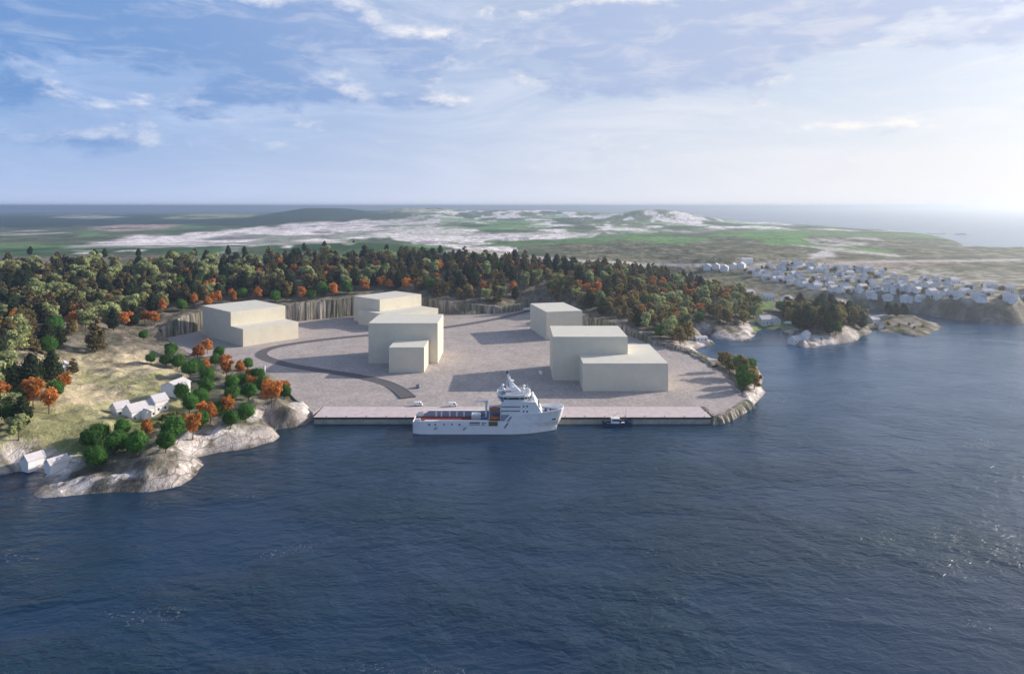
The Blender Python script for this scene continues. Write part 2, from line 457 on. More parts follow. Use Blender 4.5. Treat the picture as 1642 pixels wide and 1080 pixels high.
CTRL = [  # photograph column, row, height of the ground there
    (-60, 760, 6), (0, 735, 11), (50, 705, 11), (100, 745, 3), (80, 752, 1.5), (130, 770, 6), (210, 765, 7), (270, 755, 7), (290, 742, 4.5), (160, 740, 5.5), (190, 728, 6),
    (240, 712, 6.5), (300, 706, 6.5), (370, 700, 7), (420, 695, 7), (215, 673, 7.5), (150, 690, 8), (130, 650, 11), (60, 660, 13), (0, 680, 15),
    (280, 638, 7), (250, 650, 7), (330, 670, 7), (350, 640, 8.5), (400, 650, 7.5), (440, 655, 8), (470, 668, 6.5), (400, 615, 6), (330, 600, 5.5), (270, 590, 6), (440, 630, 5),
    (200, 600, 12), (240, 615, 9), (100, 585, 16), (160, 570, 13), (0, 620, 20), (0, 560, 28), (-150, 640, 20), (-200, 560, 32), (200, 545, 15), (240, 545, 9),
    (256, 525, 15), (330, 500, 22), (400, 492, 23), (460, 486, 23), (560, 484, 22), (630, 484, 21), (690, 486, 17), (750, 489, 14), (805, 495, 9), (830, 488, 11),
    (850, 496, 4.4), (862, 490, 6), (885, 488, 14), (940, 500, 15), (1000, 521, 12), (1045, 543, 8), (1098, 561, 5.6), (1140, 580, 6), (1175, 590, 6), (1205, 615, 6.5),
    (100, 500, 33), (300, 450, 40), (600, 440, 38), (0, 450, 46), (-200, 440, 48), (0, 420, 51), (150, 411, 53), (300, 407, 54), (450, 399, 56), (590, 389, 60), (690, 401, 52),
    (780, 409, 45), (870, 426, 37), (950, 432, 30), (1060, 452, 23), (1000, 480, 20), (900, 468, 26), (1100, 490, 15), (1180, 502, 10), (1150, 522, 8), (1190, 530, 5),
    (1200, 488, 9), (750, 450, 35), (850, 462, 25), (450, 440, 42), (1120, 545, 4), (1130, 548, 3),
    (-300, 395, 20), (0, 392, 22), (150, 390, 18), (300, 388, 16), (600, 372, 16), (450, 380, 16), (800, 385, 16), (840, 414, 18), (900, 402, 19), (1000, 404, 24), (1100, 398, 32), (1200, 393, 33),
    (1030, 426, 14), (1100, 436, 15), (1160, 433, 20), (1150, 412, 36), (950, 412, 26), (1000, 416, 26), (1250, 440, 24), (1250, 458, 17), (1330, 468, 17), (1400, 450, 24), (1400, 474, 19),
    (1500, 480, 20), (1600, 450, 26), (1600, 482, 24), (1642, 484, 24), (1800, 480, 24), (1500, 425, 28), (1642, 425, 22), (1800, 430, 20), (1350, 402, 30), (1250, 379, 44), (1300, 390, 32),
    (1480, 398, 30), (1540, 403, 18), (1420, 388, 30), (1230, 472, 11), (1180, 458, 14), (1300, 483, 8), (1350, 490, 7), (1240, 512, 2.4), (1240, 495, 4), (1280, 530, 7), (1310, 525, 10), (1350, 522, 9),
    (1380, 530, 5), (1290, 548, 5), (1440, 520, 3.2), (1410, 518, 2.6), (1470, 528, 4), (1425, 530, 3), (1490, 524, 3),
    (0, 360, 22), (300, 358, 20), (600, 358, 22), (800, 356, 20), (1000, 362, 22), (1100, 368, 26), (100, 349, 28), (300, 348, 28), (-400, 352, 30), (700, 347, 30), (900, 349, 30), (1050, 352, 25)]
_cp = np.array([(*G(a, b, c), c) for a, b, c in CTRL])
_cu = _cp[:, 0] / _cp[:, 1]; _cv = np.log(_cp[:, 1])
def _k(du, dv): return np.sqrt(du * du + dv * dv + 0.0009)
_A = _k(_cu[:, None] - _cu[None], _cv[:, None] - _cv[None])
_N = len(_cu); _M = np.zeros((_N + 1, _N + 1)); _M[:_N, :_N] = _A - 1e-3 * np.eye(_N); _M[_N, :_N] = 1; _M[:_N, _N] = 1
_W = np.linalg.solve(_M, np.append(_cp[:, 2], 0))
HILLS = [(510, 5500, 78, 250, 600), (400, 6000, 14, 600, 500), (665, 5900, 66, 220, 450), (1020, 4600, 58, 210, 320), (1085, 4400, 44, 170, 230), (930, 4700, 14, 300, 400), (880, 6300, 44, 620, 480), (740, 6300, 30, 500, 450), (1090, 5200, 26, 220, 300), (590, 5300, 12, 500, 500), (200, 6000, 10, 900, 600)]


def height(X, Y, full=False):
    X = np.asarray(X, float); Y = np.asarray(Y, float)
    sc = np.clip(Y / 420.0, 0.7, 30)
    sd = sdpoly(X, Y, COAST) + fbm(X / (9 * sc), Y / (9 * sc), 3, 5) * 2.2 * sc
    Yc = np.maximum(Y, 120.0)
    u = X / Yc; v = np.log(Yc)
    c = np.full(X.shape, _W[_N])
    for i in range(_N): c = c + _W[i] * _k(u - _cu[i], v - _cv[i])
    c = np.clip(c, 1.0, 64)
    for (px, d, amp, sx, sy) in HILLS:
        hx = (px - 821) * d / F
        c = c + amp * np.exp(-((X - hx) / sx) ** 2 * 0.5 - ((Y - d) / sy) ** 2 * 0.5)
    rough = fbm(X / 34, Y / 34, 5, 21, 0.55) * 2.6 + np.abs(fbm(X / 13, Y / 13, 3, 33)) * 1.5
    crag = (1 - np.abs(fbm(X / 15, Y / 10, 4, 401, .55))) ** 3 * 2.0 + np.abs(fbm(X / 5.5, Y / 5.5, 3, 411)) * 0.9
    rough = rough * np.clip(1.1 - Y / 2500, 0.15, 1) * (1 + 1.6 * sstep(150, 300, X) * sstep(950, 1100, Y) + 1.2 * sstep(380, 420, X) * sstep(660, 690, Y) * sstep(850, 820, Y)) * sstep(.5, 5, c)
    rough = rough + (crag - 1.0) * sstep(26, 8, sd) * sstep(1200, 900, Y) * sstep(1, 4, c)
    far = fbm(X / 260, Y / 260, 4, 44) * np.clip((Y - 900) / 300, 0, 9)
    rough = rough * (1 + 1.5 * sstep(-60, -140, X) * sstep(760, 640, Y))
    wdt = np.where(Y > 700, 10.0 * (1 + .4 * fbm(X / 22, Y / 60, 3, 431)), 6.5)
    z = np.maximum(c + rough + far, 0.8) * (1 - np.exp(-np.maximum(sd, 0) / wdt))
    z = np.where(sd > 0, z, np.maximum(sd * 0.45, -5))
    z = np.where(Y > 3000, np.minimum(z, H - 3.6 * Y / F), z)
    ys = sdpoly(X, Y, YARD)
    z = np.where(ys > 0, np.minimum(z, 2.2), z)
    return (z, sd, ys, c) if full else z


def hz(x, y):
    i = min(max(int(np.searchsorted(xs, x)) - 1, 0), len(xs) - 2); j = min(max(int(np.searchsorted(ys_, y)) - 1, 0), len(ys_) - 2)
    a = (x - xs[i]) / (xs[i + 1] - xs[i]); b = (y - ys_[j]) / (ys_[j + 1] - ys_[j]); g = Z2
    return float((g[j, i] * (1 - a) + g[j, i + 1] * a) * (1 - b) + (g[j + 1, i] * (1 - a) + g[j + 1, i + 1] * a) * b)


def ground_at(px, py, up=0.0):
    """the spot on the land seen at this pixel (or the spot under a point that floats UP metres above it)"""
    z = 8.0
    for _ in range(14):
        x, y = G(px, py, z + up)
        z = 0.5 * z + 0.5 * max(hz(x, y), 0.0)
    x, y = G(px, py, z + up)
    return x, y, hz(x, y)


# ------------------------------------------------------------------ land
def axis(lo, hi, f0, f1, step, grow):
    a = list(np.arange(f0, f1 + 1e-6, step)); s = step
    while a[-1] < hi: s *= grow; a.append(a[-1] + s)
    s = step; b = [a[0]]
    while b[-1] > lo: s *= grow; b.append(b[-1] - s)
    return np.array(b[:0:-1] + a)


xs = axis(-14000, 14000, -330, 330, 2.6, 1.022)
ys_ = axis(250, 14500, 300, 560, 2.4, 1.0135)
GX, GY = np.meshgrid(xs, ys_)
shape = GX.shape
Z, SD, YS, CC = height(GX.ravel(), GY.ravel(), True)
Z2 = Z.reshape(shape)
X_, Y_ = GX.ravel(), GY.ravel()
PXv = 821 + X_ * F / Y_; PYv = HY + (H - Z) * F / Y_          # used to lay out fields, forest floor and bare rock as a map


def inpoly(poly, wob=0.0, seed=0, soft=1.0):
    sc = Y_ / F
    wx = fbm(X_ / (30 * sc), Y_ / (60 * sc * sc + 20), 3, seed) * wob; wy = fbm(X_ / (30 * sc), Y_ / (60 * sc * sc + 20), 3, seed + 91) * wob * np.where(Y_ > 1300, 0.07, 0.35)
    return sstep(-soft, soft, sdpoly(PXv + wx, PYv + wy, poly))


cover = np.empty((X_.size, 3))
def paint(mask, col):
    m = mask[:, None] if mask.ndim == 1 else mask
    cover[:] = cover * (1 - m) + np.array(col) * m


nA = fbm(X_ / 22, Y_ / 22, 4, 101); nB = fbm(X_ / 90, Y_ / 90, 4, 131); nC = fbm(X_ / 330, Y_ / 420, 4, 151); nD = fbm(X_ / 120, Y_ / 260, 5, 171, 0.6)
nE = fbm(X_ / 7, Y_ / 11, 3, 191)
cover[:] = (0.115, 0.110, 0.080)
paint(sstep(-0.2, 0.3, nA), (0.23, 0.205, 0.165)); paint(sstep(0.1, 0.4, nE - nA * .3) * .7, (0.33, 0.29, 0.245))
paint(sstep(0.15, 0.5, nB) * 0.5, (0.12, 0.14, 0.07))
# left shore: dry grass and bare rock
lawn = inpoly([(-100, 600), (60, 575), (200, 560), (300, 590), (262, 625), (300, 655), (330, 680), (250, 700), (130, 715), (-100, 760)], 26, 7, 12)
nF = fbm(X_ / 30 + Y_ / 60, Y_ / 13, 4, 211, .6)
paint(lawn, (0.47, 0.415, 0.265)); paint(lawn * sstep(0.0, 0.25, nF), (0.58, 0.48, 0.34)); paint(lawn * sstep(0.08, 0.35, -nF) * 0.8, (0.23, 0.20, 0.13)); paint(lawn * sstep(0.12, 0.34, nA * .6 - nF * .5) * 0.7, (0.20, 0.16, 0.125))
paint(lawn * sstep(140, 40, PXv) * sstep(625, 660, PYv) * sstep(-.2, .2, nF + nA * .5) * .8, (0.50, 0.39, 0.30))
paint(lawn * sstep(0.12, 0.4, nB + nE * 0.4) * 0.6, (0.28, 0.30, 0.12))
green = inpoly([(80, 715), (160, 700), (200, 712), (130, 735), (70, 735)], 6, 9, 4) + inpoly([(200, 680), (270, 668), (290, 676), (230, 690)], 3, 9, 3)
paint(np.clip(green, 0, 1) * 0.8, (0.17, 0.24, 0.06))
rock = np.where(Y_ < 600, sstep(15, 5, SD - nA * 12), sstep(22, 7, SD - nA * 16) * (CC < 13))
rock = np.clip(rock, 0, 1)
rcol = np.where((nA * 0.7 + nE * 0.7 > 0.0)[:, None], (0.72, 0.655, 0.62), (0.47, 0.42, 0.395))
rcol = np.where((nE - nA * 0.5 > 0.30)[:, None], (0.17, 0.155, 0.125), rcol)
cover[:] = cover * (1 - rock[:, None]) + rcol * rock[:, None]
paint(sstep(1.6, 0.2, Z) * (SD > -5) * 0.55, (0.10, 0.095, 0.085))
# ridge meadow and plain behind the forest
back = sstep(980, 1150, Y_) * (PXv < 830)
paint(back, (0.040, 0.095, 0.040)); paint(back * sstep(0.0, 0.4, nD), (0.085, 0.15, 0.07))
plain = sstep(1350, 1600, Y_)
paint(plain, (0.085, 0.115, 0.058)); paint(plain * sstep(-0.1, 0.3, nD) * 0.8, (0.16, 0.175, 0.10))
paint(plain * sstep(0.10, 0.24, nC + nD * 0.5) * 0.85, (0.12, 0.26, 0.07))
paint(plain * sstep(0.12, 0.22, nD - nC * 0.3) * (PXv > 720) * (PXv < 1150) * (PYv < 392), (0.78, 0.74, 0.74))
wood = inpoly([(-400, 344), (120, 344), (330, 347), (500, 330), (700, 330), (760, 343), (815, 350), (760, 355), (600, 360), (420, 363), (300, 362), (240, 358), (120, 364), (-400, 368)], 60, 17, 2)
paint(wood, (0.020, 0.050, 0.030)); paint(wood * sstep(0.0, 0.35, nD) * 0.6, (0.045, 0.085, 0.045))
wl = inpoly([(95, 397), (200, 380), (330, 372), (440, 360), (560, 354), (700, 351), (810, 349), (835, 361), (890, 366), (965, 373), (930, 384), (850, 384), (790, 386), (800, 398), (845, 418), (800, 414), (700, 393), (620, 380), (560, 386), (430, 394), (300, 396)], 46, 23, 1.5)
paint(wl, (0.88, 0.82, 0.82)); paint(wl * sstep(0.05, 0.3, nD) * 0.6, (0.60, 0.50, 0.52)); paint(wl * sstep(0.18, 0.26, nC) * 0.7, (0.11, 0.17, 0.09))
paint(wl * sstep(0.32, 0.36, np.abs(nD) + nE * 0.05) * 0.7, (0.20, 0.19, 0.22))
heath = sstep(930, 1050, Y_) * sstep(2300, 1900, Y_) * sstep(40, 140, X_)
paint(heath * .75, (0.13, 0.13, 0.075)); paint(heath * sstep(0.0, 0.3, nA + nE * .4) * .8, (0.055, 0.07, 0.035)); paint(heath * sstep(0.1, 0.35, -nA + nE * .5) * .75, (0.30, 0.27, 0.19))
hillwood = sstep(48, 62, Z + nD * 10) * sstep(4300, 4800, Y_) * (PXv < 640)
paint(hillwood, (0.022, 0.055, 0.032)); paint(hillwood * sstep(0.0, 0.3, nD) * .6, (0.04, 0.085, 0.045))
patch_w = sstep(2400, 3000, Y_) * sstep(560, 760, PXv)
nG = fbm(X_ / 170, Y_ / 420, 4, 611, .6)
paint(patch_w, (0.17, 0.21, 0.11)); paint(patch_w * sstep(.06, .14, nG), (0.85, 0.80, 0.80)); paint(patch_w * sstep(.10, .2, -nG + nA * .15), (0.05, 0.10, 0.045)); paint(patch_w * sstep(.22, .3, nC + nG * .3) * .8, (0.16, 0.33, 0.09))
for poly, col in (([(130, 366), (200, 360), (290, 360), (280, 366), (180, 371)], (0.50, 0.37, 0.34)), ([(0, 371), (60, 369), (110, 372), (60, 377), (0, 378)], (0.55, 0.50, 0.46)),
                  ([(75, 348), (140, 344), (205, 348), (150, 351)], (0.55, 0.52, 0.45)), ([(240, 349), (330, 342), (430, 343), (400, 348), (300, 352)], (0.36, 0.40, 0.20)),
                  ([(130, 372), (180, 373), (170, 378), (140, 379)], (0.15, 0.28, 0.08)), ([(620, 338), (660, 333), (720, 338), (690, 343)], (0.45, 0.46, 0.36)),
                  ([(715, 390), (800, 384), (900, 384), (985, 370), (1085, 374), (1000, 388), (880, 392), (780, 396)], (0.095, 0.21, 0.055)),
                  ([(1020, 372), (1110, 372), (1080, 384), (1000, 386)], (0.12, 0.30, 0.06)), ([(1060, 382), (1150, 384), (1090, 391), (1020, 390)], (0.14, 0.30, 0.08)),
                  ([(1120, 372), (1260, 366), (1300, 384), (1360, 396), (1440, 402), (1400, 410), (1290, 395), (1180, 388), (1080, 384)], (0.13, 0.29, 0.075)),
                  ([(1290, 382), (1400, 380), (1430, 392), (1330, 396)], (0.50, 0.46, 0.45)), ([(1290, 408), (1330, 402), (1350, 412), (1310, 416)], (0.62, 0.60, 0.60)),
                  ([(1300, 414), (1420, 418), (1520, 424), (1400, 430), (1320, 424)], (0.42, 0.29, 0.25)), ([(1000, 421), (1060, 422), (1040, 432), (990, 430)], (0.10, 0.20, 0.06)),
                  ([(1208, 486), (1235, 484), (1245, 494), (1215, 498)], (0.16, 0.28, 0.075)), ([(1208, 516), (1262, 514), (1264, 528), (1212, 530)], (0.17, 0.27, 0.07)),
                  ([(1424, 516), (1438, 514), (1452, 519), (1440, 522)], (0.25, 0.30, 0.10))):
    paint(inpoly(poly, 16, int(poly[0][0]) + 3, 1.5) * np.where(Y_ > 1300, sstep(-.32, .02, nD + nE * .25 - nA * .15), 0.9) * .95, col)
town = inpoly([(1190, 430), (1260, 415), (1642, 440), (1900, 440), (1900, 488), (1500, 484), (1330, 472), (1230, 455)], 10, 31, 6)
paint(town * 0.8, (0.20, 0.185, 0.125)); paint(town * sstep(-0.05, 0.25, nE + nA * 0.5) * 0.75, (0.50, 0.46, 0.42)); paint(town * sstep(0.2, 0.4, -nE) * 0.8, (0.10, 0.115, 0.055))
isl = inpoly([(1396, 506), (1450, 505), (1525, 522), (1492, 542), (1440, 540), (1396, 534)], 8, 53, 3)
paint(isl, (0.20, 0.18, 0.13)); paint(isl * sstep(-.1, .25, nE + nA * .4), (0.42, 0.36, 0.31)); paint(isl * sstep(.1, .3, -nE), (0.10, 0.11, 0.06))
# quarried slope and road behind the forest
paint(inpoly([(760, 398), (800, 402), (848, 420), (838, 424), (790, 410), (740, 402)], 8, 37, 1.2), (0.55, 0.48, 0.43))
paint(inpoly([(845, 410), (930, 416), (1020, 421), (1110, 423), (1200, 424), (1240, 420), (1238, 424), (1190, 429), (1100, 428), (1000, 426), (900, 421)], 3, 41, 0.8), (0.48, 0.44, 0.42))
paint(inpoly([(1180, 428), (1290, 422), (1420, 417), (1642, 415), (1642, 419), (1430, 421), (1300, 427), (1190, 432)], 3, 43, 0.8), (0.48, 0.44, 0.42))
paint(inpoly([(1270, 392), (1350, 398), (1450, 410), (1440, 412), (1330, 402)], 3, 47, 0.6), (0.5, 0.47, 0.44))

me = bpy.data.meshes.new('terrain')
nx, ny = shape[1], shape[0]
me.vertices.add(X_.size); me.vertices.foreach_set('co', np.stack([X_, Y_, Z], 1).ravel())
ii = np.arange(nx * ny).reshape(ny, nx)
quads = np.stack([ii[:-1, :-1], ii[:-1, 1:], ii[1:, 1:], ii[1:, :-1]], -1).reshape(-1, 4)
quads = quads[(Z[quads].max(1) > -3.2)]
me.loops.add(quads.size); me.loops.foreach_set('vertex_index', quads.ravel())
me.polygons.add(len(quads)); me.polygons.foreach_set('loop_start', np.arange(0, quads.size, 4)); me.polygons.foreach_set('loop_total', np.full(len(quads), 4))
me.update(); me.validate()
me.polygons.foreach_set('use_smooth', np.ones(len(me.polygons), bool))
ca = me.color_attributes.new('cover', 'FLOAT_COLOR', 'POINT')
ca.data.foreach_set('color', np.concatenate([np.clip(cover, 0, 1), np.ones((X_.size, 1))], 1).ravel())
ra = me.attributes.new('bare_rock', 'FLOAT', 'POINT'); ra.data.foreach_set('value', rock.astype(np.float32))
fa = me.attributes.new('distant', 'FLOAT', 'POINT'); fa.data.foreach_set('value', sstep(1100, 1700, Y_).astype(np.float32))
tag(link('terrain', me, None, 'land'), kind='structure')

SEA = 170000.0
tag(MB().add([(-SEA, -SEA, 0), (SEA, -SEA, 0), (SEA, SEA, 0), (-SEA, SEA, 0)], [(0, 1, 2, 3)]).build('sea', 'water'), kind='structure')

# ------------------------------------------------------------------ yard, quay, roads, blasted rock
tag(MB().prism(YARD, -3.5, YARD_Z).build('yard', 'paving'), kind='structure')
q = empty('quay', (0, 0, 0)); tag(q, 'long pale concrete quay along the front of the gravel yard', 'quay')
NSL = 14
for i in range(NSL):                                        # deck cast in bays
    a = -117.5 + 235.5 * i / NSL; b = -117.5 + 235.5 * (i + 1) / NSL
    MB().box(a + 0.03, b - 0.03, 404.0, 425.2, 2.95, YARD_Z + 0.06).build('deck_bay', 'concrete', q)
MB().box(-117.3, 117.8, 404.12, 425.0, -4, 2.93).build('quay_wall', 'concrete_wall', q)
MB().box(-117.5, 118.0, 403.8, 403.998, 2.98, 4.0).build('edge_beam', 'fender', q)
for i in range(20):
    x = -112 + i * 11.8
    MB().box(x - 0.16, x + 0.16, 403.9, 404.12, 0.5, 2.88).build('fender', 'concrete_wall', q)
for i in range(20):
    x = -110 + i * 11.8
    MB().tube((x, 405.1, YARD_Z + .06), (x, 405.1, YARD_Z + .5), .22, .3).build('bollard', 'dark_grey', q)


def resample(pts, step):
    out = []
    for (a, b) in zip(pts[:-1], pts[1:]):
        n = max(1, int(math.hypot(b[0] - a[0], b[1] - a[1]) / step))
        out += [(a[0] + (b[0] - a[0]) * i / n, a[1] + (b[1] - a[1]) * i / n) for i in range(n)]
    return out + [pts[-1]]


def smooth_line(pts, k=2):
    for _ in range(k):
        o = [pts[0]]
        for a, b in zip(pts[:-1], pts[1:]):
            o += [(a[0] * .75 + b[0] * .25, a[1] * .75 + b[1] * .25), (a[0] * .25 + b[0] * .75, a[1] * .25 + b[1] * .75)]
        pts = o + [pts[-1]]
    return pts


def outward(L):
    """unit normals of a stretch of the yard's outline, pointing out of the yard"""
    L = np.array(L); t = np.gradient(L, axis=0); t /= np.linalg.norm(t, axis=1)[:, None] + 1e-9
    n = np.stack([-t[:, 1], t[:, 0]], 1)
    s = sdpoly(L[:, 0] + n[:, 0] * 2, L[:, 1] + n[:, 1] * 2, YARD)
    return L, np.where((np.median(s) < 0), 1, -1) * n


def rock_wall(i0, i1, name):
    L, n = outward(resample(YARD[i0:i1 + 1], 1.25))
    t = np.arange(len(L)) * 1.25
    fin = np.abs(fbm(t / 5.2, t * 0 + i0, 2, 61)) * 2.4
    def at(off): return L[:, 0] + n[:, 0] * off, L[:, 1] + n[:, 1] * off
    xo, yo = at(4.5); zo = height(xo, yo); x2, y2 = at(9.0); z2 = height(x2, y2)
    top = np.maximum(np.maximum(zo, z2 - 2.0), YARD_Z + 0.3)
    wob = fbm(t / 9, t * 0 + 3.3, 3, 71) * 1.2
    rows = []
    for (k, lean) in ((0, 3.4), (0.25, 3.0), (0.5, 2.7), (0.75, 2.3), (1, 1.7)):
        x, y = at(-(lean - fin * (1.1 - 0.75 * k) - wob * 0.5))
        rows.append(np.stack([x, y, YARD_Z - 0.3 + (top - YARD_Z + 0.3) * k], 1))
    x, y = at(2.2); rows.append(np.stack([x, y, top + 0.25 + wob * 0.3], 1))
    x, y = at(6.5); rows.append(np.stack([x, y, height(x, y) - 0.3], 1))
    V = np.concatenate(rows); m = len(L)
    fs = [(j * m + i, j * m + i + 1, (j + 1) * m + i + 1, (j + 1) * m + i) for j in range(len(rows) - 1) for i in range(m - 1)]
    return tag(MB().add(V.tolist(), fs).build(name, 'rockface'), kind='structure')


rock_wall(9, 20, 'rock_cutting')
rock_wall(23, 29, 'rock_cutting')


def rock_skirt(i0, i1):
    L, n = outward(resample(YARD[i0:i1 + 1], 1.1)); t = np.arange(len(L)) * 1.1
    fin = np.abs(fbm(t / 4.0, t * 0 + 1.7, 2, 81)) * 3.0
    rows = []
    for (z, off, k) in ((YARD_Z + 0.25, -2.0, 0), (YARD_Z + 0.35, 0.2, .3), (3.0, 1.2, .8), (1.2, 2.2, 1.0), (-2, 3.4, 1.1)):
        x = L[:, 0] + n[:, 0] * (off + fin * k); y = L[:, 1] + n[:, 1] * (off + fin * k)
        rows.append(np.stack([x, y, z + fbm(t / 6, t * 0 + z, 2, 83) * 0.25 * (z > 0)], 1))
    V = np.concatenate(rows); m = len(L)
    fs = [(j * m + i, j * m + i + 1, (j + 1) * m + i + 1, (j + 1) * m + i) for j in range(len(rows) - 1) for i in range(m - 1)]
    return tag(MB().add(V.tolist(), fs).build('rock_bank', 'rockface'), kind='structure')


rock_skirt(32, 35)

road_px = [(655, 638), (640, 624), (616, 612), (570, 602), (515, 594), (465, 586), (432, 577), (416, 569), (424, 561), (450, 554), (500, 546.5), (560, 540), (620, 535), (680, 529.5), (735, 522), (780, 514.5),
           (815, 507), (838, 501), (856, 496)]
RL = np.array(resample(smooth_line([G(x, y, YARD_Z) for x, y in road_px], 2), 2.0))
rt = np.gradient(RL, axis=0); rt /= np.linalg.norm(rt, axis=1)[:, None]; rn = np.stack([-rt[:, 1], rt[:, 0]], 1)


def ribbon(a, b, z0, z1):
    m = len(RL); A = RL + rn * a; B = RL + rn * b
    lift = 0.75 * np.clip(1 - np.arange(m) / 14.0, 0, 1)
    V = np.concatenate([np.c_[A, z0 + 0 * lift], np.c_[A, z1 + lift], np.c_[B, z1 + lift], np.c_[B, z0 + 0 * lift]]).tolist()
    fs = [(k * m + i, k * m + i + 1, (k + 1) * m + i + 1, (k + 1) * m + i) for k in range(3) for i in range(m - 1)]
    fs += [(0, m, 2 * m, 3 * m), (m - 1, 2 * m - 1, 3 * m - 1, 4 * m - 1)]
    return MB().add(V, fs)


rd = tag(ribbon(-4.3, 4.3, YARD_Z - 0.3, YARD_Z + 0.03).build('road', 'asphalt'), kind='structure')
ribbon(-4.9, -4.35, YARD_Z - 0.3, YARD_Z + 0.16).build('kerb', 'kerb', rd)
ribbon(4.35, 4.9, YARD_Z - 0.3, YARD_Z + 0.16).build('kerb', 'kerb', rd)


# ------------------------------------------------------------------ the six plain warehouse volumes
def block(parent, name, pts, h, z0=YARD_Z - 0.3):
    b = MB().prism(pts, z0, YARD_Z + h - 0.35).build(name, 'clad', parent)
    cx = sum(p[0] for p in pts) / len(pts); cy = sum(p[1] for p in pts) / len(pts)
    MB().prism(pts, YARD_Z + h - 0.349, YARD_Z + h).build('roof', 'clad_roof', b)
    return b


def rect(o, u, v, a0, a1, b0, b1):
    return [(o[0] + u[0] * a + v[0] * b, o[1] + u[1] * a + v[1] * b) for a, b in ((a0, b0), (a1, b0), (a1, b1), (a0, b1))]


def unit(x, y): l = math.hypot(x, y); return (x / l, y / l)


b1 = empty('warehouse', (-238.7, 606, YARD_Z)); o = (0, 0); u = unit(36, 39); v = unit(-39, 36)
def blk(root, name, pts, h):
    p = block(root, name, pts, h)
    p.location.z = -YARD_Z
    return p
blk(b1, 'low_wing', rect(o, u, v, 0, 54, 0, 24), 15.6); blk(b1, 'main_hall', rect(o, u, v, 0.02, 53.98, 24.01, 85), 28.2)
tag(b1, 'stepped cream warehouse by the rock cutting, its long low step facing the curving road', 'warehouse', 'cream warehouses on the gravel yard')
b2 = empty('warehouse', (-163, 723, YARD_Z)); u = unit(.65, .76); v = unit(.76, -.65)
blk(b2, 'low_wing', rect(o, u, v, 0, 64, 0, 55), 14.7); blk(b2, 'main_hall', rect(o, u, v, 10, 68, -20.5, 23.6), 26.8)
tag(b2, 'cream warehouse farthest back, partly hidden behind the one with the small cube', 'warehouse', 'cream warehouses on the gravel yard')
b3 = empty('warehouse', (-114, 542, YARD_Z)); u, v = (1, 0), (0, 1)
blk(b3, 'main_hall', rect(o, u, v, 0, 55, 0, 45), 32); blk(b3, 'low_wing', rect(o, u, v, 21.6, 48, -29.4, -0.01), 18.9)
tag(b3, 'tall cream warehouse with a small cube-shaped annex in front, in the middle of the yard', 'warehouse', 'cream warehouses on the gravel yard')
b4 = empty('warehouse', (32.3, 639, YARD_Z)); u = unit(34.3, 8.5); v = unit(-8.5, 34.3)
blk(b4, 'main_hall', rect(o, u, v, 0, 35.5, 0, 57.5), 25.8)
tag(b4, 'single box-shaped cream warehouse beside the road out of the yard', 'warehouse', 'cream warehouses on the gravel yard')
b5 = empty('warehouse', (29.5, 489.5, YARD_Z)); u, v = (1, 0), (0, 1)
blk(b5, 'main_hall', rect(o, u, v, 0, 53.5, 0, 44.5), 31.3)
blk(b5, 'low_wing', [(18.5, -28.5), (76, -28.5), (76, 35.5), (53.51, 35.5), (53.51, -0.01), (18.5, -0.01)], 18.8)
tag(b5, 'largest cream warehouse nearest the ship bow, with a low wing wrapped round its corner', 'warehouse', 'cream warehouses on the gravel yard')


